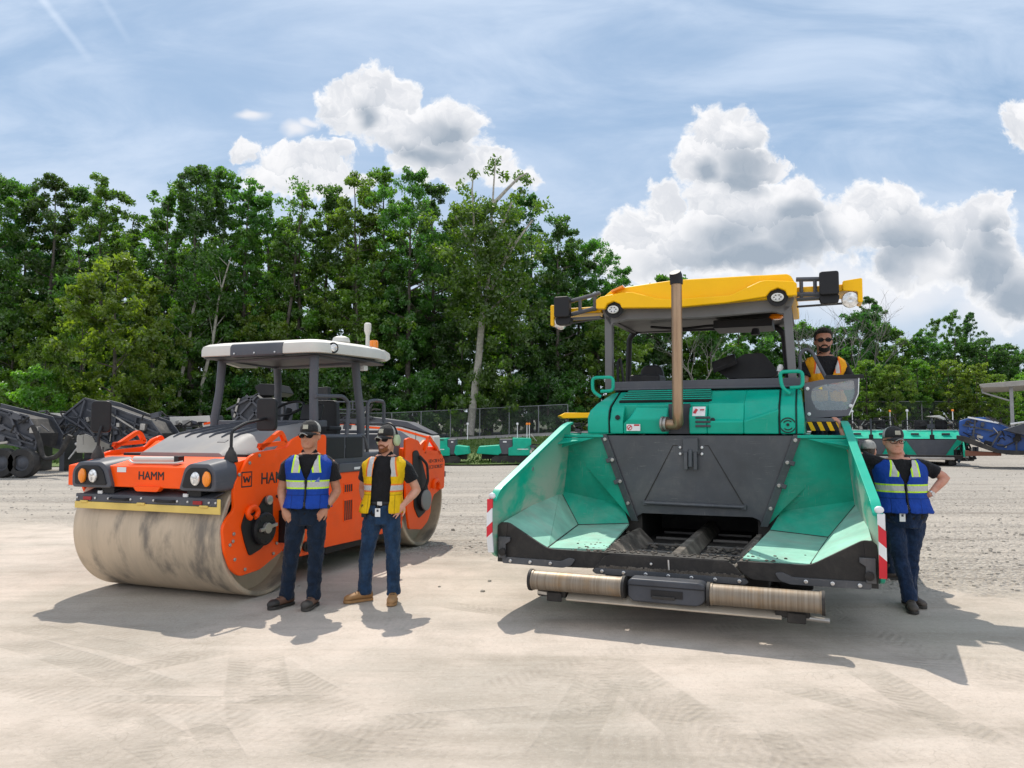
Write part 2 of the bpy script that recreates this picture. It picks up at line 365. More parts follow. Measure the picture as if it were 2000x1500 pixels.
for k_, (cc_, rr_, w) in enumerate(ARC):
    q = b.vmath('SUBTRACT', wob, (cc_[0],cc_[1],0)); q = b.vmath('MULTIPLY', q, (1,1,0)); l_ = b.vmath('LENGTH', q, out=1); qs = b.sep(q)
    ac = b.math('SUBTRACT', l_, rr_); aa = b.math('ABSOLUTE', ac); th_ = b.math('MULTIPLY', b.math('ARCTAN2', qs[1], qs[0]), rr_)
    lug = b.math('SINE', b.math('ADD', b.math('MULTIPLY', th_, 88.), b.math('MULTIPLY', aa, 55. if k_ % 2 else 0.)))
    m_ = b.math('MULTIPLY', b.ramp(aa, w*1.15, w*.8), b.ramp(b.noise(co, .8+.13*k_, 6, .68), .40, .62))
    lg = b.math('MULTIPLY', m_, b.math('MULTIPLY_ADD', b.math('MULTIPLY', lug, b.ramp(blot, .35, .6)), .4, .5))
    padc = b.mix(b.math('MULTIPLY', lg, .46), padc, (.28,.24,.195,1))
    hgt = b.math('SUBTRACT', hgt, b.math('MULTIPLY', lg, .45))
hgt = b.math('ADD', hgt, b.math('MULTIPLY', mot, .5))
# hairline polygon cracks of the dried fines
vor = b.n('ShaderNodeTexVoronoi', feature='DISTANCE_TO_EDGE', ins={'Vector':b.vmath('ADD', co, b.vmath('MULTIPLY', b.noise(co, 6., 3, .5, 0, 'Color'), (.12,.12,0))),'Scale':9.})
crk = b.math('MULTIPLY', b.ramp(vor.outputs['Distance'], .035, .0), b.ramp(b.noise(co, .6, 3), .48, .66))
padc = b.mix(b.math('MULTIPLY', crk, .32), padc, (.28,.24,.19,1))
stone = b.n('ShaderNodeTexVoronoi', feature='F1', ins={'Vector':co,'Scale':26.,'Randomness':1.})
st2 = b.n('ShaderNodeTexVoronoi', feature='F1', ins={'Vector':co,'Scale':9.,'Randomness':1.})
grv = b.mix(b.sep(stone.outputs['Color'])[0], (.20,.175,.15,1), (.48,.44,.385,1))
grv = b.mix(b.ramp(b.noise(b.mapping(co, scale=(.18,1.,1)), .8, 7, .65), .38, .66), grv, (.47,.42,.36,1))
grv = b.mix(b.math('MULTIPLY', b.ramp(b.noise(b.mapping(co, scale=(.12,1.3,1)), 1.4, 6, .6), .52, .68), .6), grv, (.20,.17,.14,1))
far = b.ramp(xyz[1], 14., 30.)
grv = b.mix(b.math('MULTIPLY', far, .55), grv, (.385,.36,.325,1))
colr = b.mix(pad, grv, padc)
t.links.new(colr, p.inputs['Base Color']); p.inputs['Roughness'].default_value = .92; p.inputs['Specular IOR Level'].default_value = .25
hg = b.math('ADD', b.math('MULTIPLY', pad, hgt), b.math('MULTIPLY', b.math('SUBTRACT', 1., pad), b.math('ADD', b.math('MULTIPLY', stone.outputs['Distance'], -2.4), b.math('MULTIPLY', st2.outputs['Distance'], -2.5))))
hg = b.math('ADD', hg, b.math('MULTIPLY', fine, .22))
bn = b.n('ShaderNodeBump', ins={'Height':hg,'Strength':.7,'Distance':.03}); t.links.new(bn.outputs[0], p.inputs['Normal'])
mb = MB()
xs = [-400,-200,-100,-60]+[x*2.0 for x in range(-20,21)]+[60,100,200,400]; ys = [-60,-20,-5]+[y*1.0 for y in range(0,56)]+[60,70,90,140,300,900]
def gz(x, y):
    z = terr(x, y) - .012*sstep(33,37,y)*5
    if 8 < y < 36: z += .035*mnoise.noise(Vector((x*.35,y*.6,0)))*sstep(10.6,13,y+.42*x)
    return z
for y in ys:
    for x in xs: mb.v.append((x,y,gz(x,y)))
nx = len(xs)
for j in range(len(ys)-1):
    for i in range(nx-1): mb.f.append((j*nx+i,j*nx+i+1,(j+1)*nx+i+1,(j+1)*nx+i))
g = mb.build('ground', gm, smooth=60); tag(g, kind='structure')

# loose stones on the gravel and a few kicked onto the pad
rs = random.Random(8); mb = MB()
for i in range(3400):
    y = 8+22*rs.random()**1.8; x = rs.uniform(-1,1)*(y*.75+1); e_ = y+.42*x
    if e_ < 10.3 and rs.random() > .012: continue
    r_ = rs.uniform(.008,.03) if rs.random() < .93 else rs.uniform(.028,.045)
    c_ = Vector((x,y,gz(x,y)+r_*.25)); a_ = rs.uniform(0,3)
    vs_ = [Vector((math.cos(a_+k*1.257)*r_*rs.uniform(.7,1.2),math.sin(a_+k*1.257)*r_*rs.uniform(.7,1.2),0)) for k in range(5)]
    mb.add([c_+v-Vector((0,0,r_*.4)) for v in vs_]+[c_+v*.75+Vector((0,0,r_*.3)) for v in vs_]+[c_+Vector((0,0,r_*.6))], [(k,(k+1)%5,5+(k+1)%5,5+k) for k in range(5)]+[(5+k,5+(k+1)%5,10) for k in range(5)])
tag(mb.build('loose_stones', paint('limestone_chips', (.36,.325,.28), .9, dust=.2, var=.35, vscale=2.5), smooth=0), 'loose limestone chips scattered over the gravel yard', 'stones', kind='stuff')

# grass bank rising to the fence, and the paved path along it
def sheet(name, fx0, fx1, y0, y1, mat, lift, ny=24, nxx=60):
    m = MB()
    for j in range(ny+1):
        for i in range(nxx+1):
            x = fx0+(fx1-fx0)*i/nxx; y = y0(x)+(y1(x)-y0(x))*j/ny; m.v.append((x,y,terr(x,y)+lift))
    for j in range(ny):
        for i in range(nxx): k = j*(nxx+1)+i; m.f.append((k,k+1,k+nxx+2,k+nxx+1))
    return tag(m.build(name, mat, smooth=60), kind='structure')
def grassmat(name, a, c):
    m, b, p = newmat(name); co = b.n('ShaderNodeTexCoord').outputs['Object']
    n = b.noise(co, 1.1, 7, .7); n2 = b.noise(co, 9., 5, .7)
    cc = b.mix(b.ramp(n, .35, .65), rgba(a), rgba(c)); cc = b.mix(b.math('MULTIPLY', b.ramp(n2, .45, .75), .6), cc, (.02,.035,.008,1))
    b.t.links.new(cc, p.inputs['Base Color']); p.inputs['Roughness'].default_value = .9
    bn = b.n('ShaderNodeBump', ins={'Height':n2,'Strength':.8,'Distance':.08}); b.t.links.new(bn.outputs[0], p.inputs['Normal']); return m
gmat = grassmat('lawn', (.07,.13,.02), (.12,.17,.035))
sheet('grass_bank', -70, 9, lambda x: 36.4+.5*math.sin(x*.6)-(2.5 if x < -12 else 0), lambda x: 49.5, gmat, .03)
sheet('path', -70, 70, lambda x: 49.4, lambda x: 51.8, paint('path_asphalt', (.30,.28,.26), .9, dust=.2), .05, 4)
fmat = grassmat('forest_floor', (.02,.032,.008), (.035,.04,.012))
sheet('forest_floor', -120, 120, lambda x: 51.7, lambda x: 130, fmat, .03, 40, 80)
# grass blades on the bank
rg = random.Random(4); mb = MB()
for i in range(9000):
    x = rg.uniform(-26,14); y0 = 36.6+.5*math.sin(x*.6); y = rg.uniform(y0, 49.2); z = terr(x,y)+.02; h = rg.uniform(.08,.22); a = rg.uniform(0,6.3); w = .05
    dx, dy = math.cos(a)*w, math.sin(a)*w
    mb.add([(x-dx,y-dy,z),(x+dx,y+dy,z),(x+rg.uniform(-.08,.08),y+rg.uniform(-.08,.08),z+h)], [(0,1,2)])
tag(mb.build('grass', grassmat('grass_blades', (.06,.13,.015), (.11,.17,.03)), smooth=0), 'short green grass growing on the bank below the fence', 'grass', kind='stuff')

# ------------------------------------------------------------------ trees
def leafmat(name, a, c, tl=.54):
    m, b, p = newmat(name); co = b.n('ShaderNodeTexCoord').outputs['Object']
    oi = b.n('ShaderNodeObjectInfo').outputs['Random']
    n = b.noise(co, .9, 4, .6); n2 = b.noise(co, 7., 2, .6)
    cc = b.mix(b.ramp(n, .36, .64), rgba(a), rgba(c))
    hs = b.n('ShaderNodeHueSaturation', ins={0:b.math('MULTIPLY_ADD', oi, .05, .475),1:1.,2:b.math('MULTIPLY_ADD', n2, .8, b.math('MULTIPLY_ADD', oi, .3, .45)),4:cc}).outputs[0]
    df = b.n('ShaderNodeBsdfDiffuse', ins={0:hs}); tr = b.n('ShaderNodeBsdfTranslucent', ins={0:b.mix(1., hs, (1.5,1.6,.55,1), 'MULTIPLY')})
    gl = b.n('ShaderNodeBsdfGlossy', ins={0:(1,1,1,1),'Roughness':.42})
    m1 = b.n('ShaderNodeMixShader', ins={0:tl,1:df.outputs[0],2:tr.outputs[0]}); m2 = b.n('ShaderNodeMixShader', ins={0:.05,1:m1.outputs[0],2:gl.outputs[0]})
    b.t.links.new(m2.outputs[0], b.t.nodes['Material Output'].inputs[0]); return m
L1 = leafmat('leaves_mid', (.052,.14,.018), (.11,.24,.028))
L2 = leafmat('leaves_dark', (.038,.11,.02), (.078,.18,.028))
L3 = leafmat('leaves_light', (.11,.21,.022), (.19,.31,.032))
BK = paint('bark', (.10,.085,.07), .9, dust=0, var=.45, vscale=6, bump=.6, bscale=14)
BKL = paint('pale_bark', (.40,.37,.32), .9, dust=0, var=.3, vscale=5, bump=.5, bscale=14)
def leafquad(m, c, s, rg):
    """a small spray: two crossed leaf-shaped faces"""
    n = Vector((rg.gauss(0,1),rg.gauss(0,1),rg.gauss(.5,.8))).normalized(); u = n.orthogonal().normalized(); u = Matrix.Rotation(rg.uniform(0,6.3),3,n) @ u; w = n.cross(u)
    a = s*rg.uniform(.7,1.3); h = a*rg.uniform(.4,.62)
    m.add([c-u*a, c+w*h-u*a*.2, c+u*a+n*(-.2*a), c-w*h-u*a*.2], [(0,1,2,3)])
def make_tree(name, seed, H, crown0, rad, nclump, leaf, lpc, lm, bark, lean=0., columnar=1.0, fork=None, sparse_top=0):
    rg = random.Random(seed); tk = MB(); cr = MB()
    root = bpy.data.objects.new(name, None); COL.objects.link(root)
    pts = []; r0 = H*.0105+.04; nseg = 9
    for i in range(nseg+1):
        t = i/nseg; pts.append(Vector((lean*H*t**1.3+rg.gauss(0,.09)*H*.05*t, rg.gauss(0,.09)*H*.05*t, H*.88*t)))
    tk.tube(pts, [r0*(1-t/nseg)**1.1+.015 for t in range(nseg+1)], 8)
    def tpos(t): k = min(nseg-1,int(t*nseg)); return pts[k].lerp(pts[k+1], t*nseg-k)
    limbs = []
    for i in range(int(8+H*.7)):
        t = rg.uniform(max(.12,crown0-.1), .97); a = rg.uniform(0,6.28); base = tpos(t)
        prof = math.sin(math.pi*min(1,max(0.02,(t-crown0*.8)/(1-crown0*.8)))**columnar)**.6
        L = rad*(.55+.55*rg.random())*max(.25,prof); up = rg.uniform(.15,.75)
        d = Vector((math.cos(a),math.sin(a),up)); e = base+d*L; mid = base.lerp(e,.5)+Vector((0,0,-.05*L))
        rr = max(.02, r0*(1-t)*.55); tk.tube([base,mid,e], [rr,rr*.6,.012], 5); limbs.append((base,mid,e))
        for q in range(2):
            s0 = mid.lerp(e, rg.random()*.8); e2 = s0+Vector((rg.gauss(0,1),rg.gauss(0,1),rg.uniform(0,1))).normalized()*L*.45
            tk.tube([s0,e2],[rr*.4,.008],4); limbs.append((s0,s0.lerp(e2,.5),e2))
    for i in range(nclump):
        if rg.random() < .62 and limbs:
            l = rg.choice(limbs); c = l[1].lerp(l[2], rg.random()**.6*1.12)
        else:
            t = crown0+(1-crown0)*rg.random(); a = rg.uniform(0,6.28)
            prof = max(.18, math.sin(math.pi*(.04+.93*(t-crown0)/(1-crown0))**columnar)**.55)
            c = tpos(min(.999,t))+Vector((math.cos(a),math.sin(a),0))*rad*prof*math.sqrt(rg.random())*rg.uniform(.75,1.08)
        if c.z < crown0*H*.55: continue
        cs = rg.uniform(.35,1.0)*max(.5,rad*.16)
        for k in range(lpc):
            v = Vector((rg.gauss(0,1),rg.gauss(0,1),rg.gauss(0,.62))); v = v.normalized()*rg.random()**.45
            leafquad(cr, c+v*cs, leaf, rg)
    tk.build('trunk', bark, root, smooth=50); cr.build('crown', lm, root, smooth=0)
    return root
P = {}
P['tall'] = [make_tree('broadleaf_tree', 11+i, 22, c0, rd+.1, int(nc*1.35), .115, 84, lm, BK, lean=ln, columnar=cl) for i, (c0,rd,nc,lm,ln,cl) in enumerate([(.34,3.6,190,L1,.01,.8),(.3,3.2,180,L2,-.015,.75),(.42,3.9,180,L1,.02,.7),(.28,3.4,200,L2,0,.85),(.5,3.1,150,L1,-.02,.7),(.38,3.0,170,L1,.015,.72),(.3,3.8,190,L2,-.01,.8)])]
L4 = leafmat('leaves_fresh', (.075,.175,.02), (.14,.28,.03))
for i, (c0,rd,nc,lm,ln,cl) in enumerate([(.32,3.0,170,L4,.01,.72),(.45,2.7,130,L4,-.02,.65)]): P['tall'].append(make_tree('broadleaf_tree', 71+i, 22, c0, rd, int(nc*1.35), .115, 84, lm, BK, lean=ln, columnar=cl))
P['light'] = [make_tree('young_maple_tree', 31+i, 13, .14, 3.3, 300, .14, 60, L3, BK, lean=0, columnar=1.05) for i in range(2)]
P['bush'] = [make_tree('understorey_shrub', 41+i, 5.5, .02, 2.5, 130, .12, 60, lm, BK, columnar=1.2) for i, lm in enumerate([L1,L2,L3])]
P['low'] = [make_tree('spreading_tree', 51+i, 13, .12, 3.8, 330, .14, 60, lm, BK, columnar=1.0) for i, lm in enumerate([L1,L2,L3])]
def bare_tree(name, seed, H):
    rg = random.Random(seed); tk = MB(); root = bpy.data.objects.new(name, None); COL.objects.link(root)
    def grow(p, d, L, r, dep):
        q = p+d*L; q2 = p.lerp(q,.5)+Vector((rg.gauss(0,.06),rg.gauss(0,.06),0))*L
        tk.tube([p,q2,q],[r,r*.8,r*.6],5)
        if dep:
            for k in range(3 if dep > 2 else 2):
                d2 = (d+Vector((rg.gauss(0,.5),rg.gauss(0,.5),rg.uniform(-.15,.4)))).normalized(); grow(q, d2, L*rg.uniform(.6,.85), r*.55, dep-1)
    grow(Vector((0,0,0)), Vector((.03,0,1)), H*.33, H*.012, 5)
    tk.build('trunk', paint('weathered_bark', (.20,.185,.165), .9, dust=0, var=.3), root, smooth=50); return root
P['bare'] = [bare_tree('bare_tree', 61, 10), bare_tree('bare_tree', 62, 10)]
used = set()
def skyxy(px, py, Y):
    u, v = skydir(px, py); return u*Y, 1.72+v*Y
rt = random.Random(99)
def plant(kind, px, topy, Y, label, cat, group, which=None, rz=None, wide=1.0):
    k = P[kind]; i = rt.randrange(len(k)) if which is None else which; o = k[i]
    if (kind,i) in used: o = copy_tree(o)
    used.add((kind,i))
    x, z = skyxy(px, topy, Y); h0 = {'tall':20.6,'light':13,'bush':5.5,'low':13,'bare':10}[kind]
    g0 = terr(x,Y)-.15; s = (z-g0)/(h0*.99); o.location = (x,Y,g0); o.scale = (s*wide,s*wide,s); o.rotation_euler = (0,0,rt.uniform(0,6.3) if rz is None else rz)
    tag(o, label, cat, group); return o
GT = 'broadleaf trees of the wood beyond the yard'
LT = ['tall dense green tree in the wood behind the orange roller','tall green tree closing the wood at far left','tall leafy tree in the wood between roller and paver','green tree at the low right end of the wood, beyond the paver']
def ltall(px): return LT[1] if px < 330 else LT[0] if px < 760 else LT[2] if px < 1230 else LT[3]
# front row: what the skyline of the wood is made of  (pixel column of the top, its height in the photo, metres away)
SKYL = [(-70,312,56),(-10,318,57),(52,340,60),(112,318,58),(160,352,63),(205,326,57),(262,392,64),(322,336,57),(383,296,56),(432,304,59),(478,332,57),(530,352,58),(585,348,57),(640,334,59),(700,312,57),(745,300,60),(800,302,56),(850,338,58),(893,392,64),(1035,365,58),(1088,398,57),(1128,448,60),(1168,452,58),(1208,505,60)]
for (px,py,Y) in SKYL:
    plant('tall', px, py, Y, ltall(px), 'tree', GT, wide=rt.uniform(.85,1.1))
# second rows fill the depth
for k in range(21):
    px = -60+k*63+rt.uniform(-14,14); top = 425+max(0,(px-1020))*.72+rt.uniform(-10,60)
    plant('tall', px, top, rt.uniform(63,72), 'dark tree deep inside the wood, seen through gaps between nearer trees', 'tree', 'trees deep inside the wood', wide=1.15)
for k in range(26):
    px = -60+k*50+rt.uniform(-14,14); top = 560+max(0,(px-1020))*.3+rt.uniform(-40,60)
    plant('low', px, top, rt.uniform(55.5,61), 'lower leafy tree under the tall crowns at the edge of the wood', 'tree', 'lower trees along the edge of the wood')
# light trees in front, left
plant('light', 232, 462, 47, 'pale green young tree standing before the dark wood at left', 'tree', None, 0, 1.0)
plant('light', 300, 560, 49, 'second pale green tree, right of the tallest pale one at left', 'tree', None, 1, 2.0, .8)
plant('light', 165, 560, 48, 'small yellow-green tree left of the pale young tree', 'tree', None, 1, 4.0, .75)
plant('bush', 60, 715, 46, 'bright green shrub above the conveyors at far left', 'shrub', None, 2, 1.)
plant('light', 90, 640, 51, 'light green tree above the bright shrub at far left', 'tree', None, 0, 3.3, .8)
plant('light', 540, 610, 55, 'light green sapling behind the roller canopy', 'tree', None, 1, 3., .8)
for k in range(30):
    px = -40+k*41+rt.uniform(-14,14)
    plant('bush', px, 735+rt.uniform(-35,30), rt.uniform(53.4,56), 'low dark shrub along the foot of the wood behind the fence', 'shrub', 'shrubs along the foot of the wood')
for i,(x0,y0,x1,y1,lb) in enumerate([(395,750,448,500,'pale leaning slender tree rising left of the roller canopy'),(352,745,392,540,'thin pale slender tree left of the leaning pale one'),(160,800,150,500,'slender dark-stemmed tree in the wood above the conveyors'),(690,800,702,450,'slender dark-stemmed tree in the wood right of the canopy'),(560,640,590,400,'thin dark-stemmed tree in a gap of the wood above the canopy')]):
    Yt = 54.5+i*.4; xa, za = skyxy(x0,y0,Yt); xb, zb = skyxy(x1,y1,Yt); zg = terr(xa,Yt); r0 = thing('slender_tree', lb, 'tree', (xa,Yt,zg)); rq = random.Random(300+i); m = MB(); cr = MB(); dx = xb-xa
    sp_pts = [Vector((-dx*.1,0,-.2)),Vector((0,0,za-zg)),Vector((dx*.3+.15,.1,za+(zb-za)*.35-zg)),Vector((dx*.62-.1,.2,za+(zb-za)*.68-zg)),Vector((dx,.3,zb-zg))]
    m.tube(sp_pts,[.15,.13,.11,.08,.04],8)
    for k in range(9):
        s0 = sp_pts[1+k%3].lerp(sp_pts[2+k%3], rq.random()); e0 = s0+Vector((rq.uniform(-1,1),rq.uniform(-.8,.8),rq.uniform(.4,1.4)))*1.3; m.tube([s0,s0.lerp(e0,.5)+Vector((0,0,.1)),e0],[.035,.025,.01],5)
        for q in range(5):
            c0 = e0+Vector((rq.gauss(0,.5),rq.gauss(0,.5),rq.gauss(0,.4)))
            for w_ in range(40): leafquad(cr, c0+Vector((rq.gauss(0,.3),rq.gauss(0,.3),rq.gauss(0,.22))), .13, rq)
    m.build('trunk', BKL if i < 2 else BK, r0, smooth=50); cr.build('crown', L4 if i % 2 else L1, r0, smooth=0)
# right side: lower wood, nearer, with pale dead trees
SR = [(1262,532,62,'low'),(1325,520,62,'low'),(1385,560,60,'low'),(1440,585,58,'low'),(1500,600,60,'low'),(1560,610,60,'low'),(1610,640,58,'low'),(1660,590,56,'low'),(1697,566,57,'tall'),(1728,615,60,'low'),(1762,648,57,'low'),(1805,640,56,'low'),(1822,612,60,'tall'),(1862,594,58,'tall'),(1895,600,60,'tall'),(1925,640,57,'low'),(1962,668,56,'low'),(2005,690,56,'low'),(2050,660,56,'low'),(2110,640,57,'low')]
for (px,py,Y,kd) in SR: plant(kd, px, py, Y, LT[3], 'tree', GT, wide=1.0 if kd == 'low' else .85)
for (px,py,Y) in [(1690,690,52),(1745,700,51),(1790,690,53),(1850,690,52),(1905,700,51),(1950,720,50),(2000,715,51),(1640,700,52)]:
    plant('light', px, py, Y, 'bright leafy tree at the front of the wood right of the paver', 'tree', 'bright trees right of the paver', wide=1.1)
for k in range(16):
    px = 1230+k*52+rt.uniform(-10,10); plant('bush', px, 745+rt.uniform(-20,25), rt.uniform(53.5,56), 'low dark shrub along the foot of the wood behind the fence', 'shrub', 'shrubs along the foot of the wood', which=1)
for k in range(18):
    px = 1220+k*48; plant('low', px, 690+rt.uniform(-30,30), rt.uniform(60,68), 'dark tree deep inside the wood, seen through gaps between nearer trees', 'tree', 'trees deep inside the wood', which=1)
for i,(px,py) in enumerate([(1362,640),(1590,622),(1640,612),(1700,606)]):
    plant('bare', px, py, 53+i*.5, ['leafless grey tree seen under the paver roof','leafless pale tree behind the operator','thin leafless tree just right of the operator','leafless twiggy tree above the bright trees at right'][i], 'tree', None, i % 2)
# the tall forked tree with the pale trunk that stands alone by the fence
rg = random.Random(5); root = thing('forked_pale_trunk_tree', 'tall tree with a bare pale forked trunk at the fence, thin airy top', 'tree')
tk = MB(); cr = MB(); Y = 52.6
def at(px, py, dy=0): x, z = skyxy(px, py, Y+dy); return Vector((x, Y+dy, z))
main = [at(918,850),at(925,780),at(935,700),at(940,640),at(945,600),at(962,560),at(985,510),at(1000,460)]
tk.tube(main, [.30,.27,.25,.24,.23,.16,.12,.07], 10)
br = [[at(945,600),at(936,560),at(930,500),at(925,430),at(922,370),at(925,335)],[at(945,600),at(955,540),at(958,470),at(962,400),at(965,350),at(968,312)],[at(985,510),at(1010,470),at(1040,430)],[at(962,400),at(990,370),at(1015,345),at(1030,338)],[at(930,500),at(905,450),at(890,420)],[at(958,470),at(985,430),at(1000,395)],[at(945,620),at(975,590),at(1005,570)]]
for q in br: tk.tube(q, [.13*(1-i/len(q))+.02 for i in range(len(q))], 6)
cl = [(925,340,10),(968,315,12),(960,330,14),(985,345,10),(1015,345,12),(1030,352,10),(1022,375,10),(1005,385,10),(905,365,14),(915,380,14),(890,410,14)]
for i in range(230): cl.append((rg.gauss(950,48), rg.uniform(400,640), rg.uniform(10,20)))
for i in range(40): cl.append((rg.gauss(975,40), rg.uniform(590,800), rg.uniform(8,15)))
for (x,y,r) in cl:
    c = at(x, y, rg.uniform(-2.0,2.2))
    for k in range(62):
        v = Vector((rg.gauss(0,1),rg.gauss(0,1),rg.gauss(0,.7))).normalized()*rg.random()**.5*r*Y/1455*1.25
        leafquad(cr, c+v, .15, rg)
root.location = main[0]; 
for m_, nm, mt in ((tk,'trunk',BKL),(cr,'crown',L1)):
    m_.v = [tuple(Vector(p)-main[0]) for p in m_.v]; m_.build(nm, mt, root, smooth=50 if nm == 'trunk' else 0)

# ------------------------------------------------------------------ chain-link fence
cm, b, p = newmat('chain_link'); co = b.n('ShaderNodeTexCoord').outputs['Object']; q = b.sep(co)
s1 = b.math('ABSOLUTE', b.math('SINE', b.math('MULTIPLY', b.math('ADD', q[0], q[2]), 26.))); s2 = b.math('ABSOLUTE', b.math('SINE', b.math('MULTIPLY', b.math('SUBTRACT', q[0], q[2]), 26.)))
wire = b.math('LESS_THAN', b.math('MINIMUM', s1, s2), .13)
tr = b.n('ShaderNodeBsdfTransparent'); df = b.n('ShaderNodeBsdfDiffuse', ins={0:(.16,.17,.17,1)})
mx = b.n('ShaderNodeMixShader', ins={0:wire,1:tr.outputs[0],2:df.outputs[0]}); b.t.links.new(mx.outputs[0], b.t.nodes['Material Output'].inputs[0])
GALV = paint('galvanised_post', (.24,.25,.25), .55, metal=.3, dust=0)
def fence(x0, x1, label):
    yf = 52.1; fx = thing('chain_link_fence', label, 'fence', (x0, yf, 0)); n = int((x1-x0)/2.05)
    net = MB(); rail = MB(); top = []
    for i in range(n+1):
        x = i*2.05; z = terr(x0+x,yf)-.05
        MB().tube([(x,0,z),(x,0,z+2.0)], .035, 8).build('post', GALV, fx); top.append((x,0,z+2.0))
        if i: net.add([(x-2.05,0.02,zp+.05),(x,0.02,z+.05),(x,0.02,z+2.0),(x-2.05,0.02,zp+2.0)], [(0,1,2,3)])
        zp = z
    rail.tube(top, .025, 6); rail.build('rail', GALV, fx); net.build('chain_mesh', cm, fx, smooth=0)
fence(-12.5, 5.5, 'grey chain link fence along the wood between the roller and the paver')
fence(22.5, 36, 'grey chain link fence at the foot of the wood right of the paver')
# ------------------------------------------------------------------ tandem roller (local: x 0 near side .. -1.94 far side, y backwards, z up)
ro = thing('tandem_roller', 'orange double drum road roller with grey hood and white canopy roof', 'road roller', (-2.563,7.863,0), -.358)
# drum steel: polished, with grey mud streaks that run round the drum
dm, b, p = newmat('drum_steel'); co = b.n('ShaderNodeTexCoord').outputs['Object']; q = b.sep(co)
ang = b.math('ARCTAN2', q[1], q[2])
uv = b.comb(b.math('MULTIPLY', q[0], 1.), b.math('MULTIPLY', ang, .35), 0.)
n1 = b.noise(b.mapping(uv, scale=(2.6,1.3,1)), 1.2, 8, .65, .3); n2 = b.noise(b.mapping(uv, scale=(60.,.7,1)), 1., 6, .6); n3 = b.noise(b.mapping(uv, scale=(1.5,1.3,1)), 1.3, 7, .62, .15)
c = b.mix(b.ramp(n1, .35, .65), (.58,.465,.34,1), (.47,.38,.28,1)); c = b.mix(b.math('MULTIPLY', b.ramp(n2, .45, .7), .2), c, (.66,.55,.41,1)); c = b.mix(b.math('MULTIPLY', b.ramp(n3, .47, .62), .8), c, (.12,.11,.10,1))
b.t.links.new(c, p.inputs['Base Color']); p.inputs['Metallic'].default_value = .15; b.t.links.new(b.math('MULTIPLY_ADD', n1, .3, .36), p.inputs['Roughness'])
bn = b.n('ShaderNodeBump', ins={'Height':n2,'Strength':.08,'Distance':.004}); b.t.links.new(bn.outputs[0], p.inputs['Normal'])
M['drum'] = dm
RD, W = .68, 1.94
def drum(y, nm):
    m = MB(); sh = [(RD-.012,0),(RD,.012),(RD,W-.012),(RD-.012,W),(RD-.045,W),(RD-.045,W-.22),(.12,W-.24),(.12,.24),(RD-.045,.22),(RD-.045,0),(RD-.012,0)]
    m.lathe([(r, h-W/2) for r,h in sh], (0,0,0), (1,0,0), 96, cap=False)
    o = m.build(nm, M['drum'], ro, smooth=30); o.location = (-W/2, y, RD); 
    h = MB().lathe([(.2,.0),(.2,.1),(.16,.16),(.08,.18)], (W/2-.235,0,0), (1,0,0), 24).build('drum_hub', M['black'], o, smooth=40)
    return o
drum(0,'drum'); drum(3.51,'drum')
PX0, PX1 = .010, .045
# front yoke side plates (near, far)
fy = [(-.56,1.10),(-.548,1.19),(-.345,1.445),(-.22,1.485),(.0,1.50),(.26,1.52),(.33,1.60),(.5,1.655),(.98,1.655),(.98,1.19),(.80,1.02),(.60,.82),(.42,.62),(.30,.50),(.198,.42),(-.156,.285),(-.455,.272),(-.572,.36),(-.665,.55),(-.70,.785),(-.62,.88),(-.545,.93)]
def loopbar(m, pts, w, x0, x1):
    """flat bar loop cut from plate: pts outline polygon in (y,z), w bar width"""
    n = len(pts); c = Vector((sum(p[0] for p in pts)/n, sum(p[1] for p in pts)/n)); inner = []
    for i in range(n):
        a, q, d = Vector(pts[i-1]), Vector(pts[i]), Vector(pts[(i+1)%n]); e1 = (q-a).normalized(); e2 = (d-q).normalized()
        n1 = Vector((-e1.y,e1.x)); n2 = Vector((-e2.y,e2.x)); 
        if n1.dot(c-q) < 0: n1 = -n1
        if n2.dot(c-q) < 0: n2 = -n2
        k = (n1+n2); k = k/max(.25,(1+n1.dot(n2))); inner.append(q+k*w)
    for i in range(n):
        j = (i+1)%n; m.prism([pts[i],pts[j],tuple(inner[j]),tuple(inner[i])],'x',x0,x1)
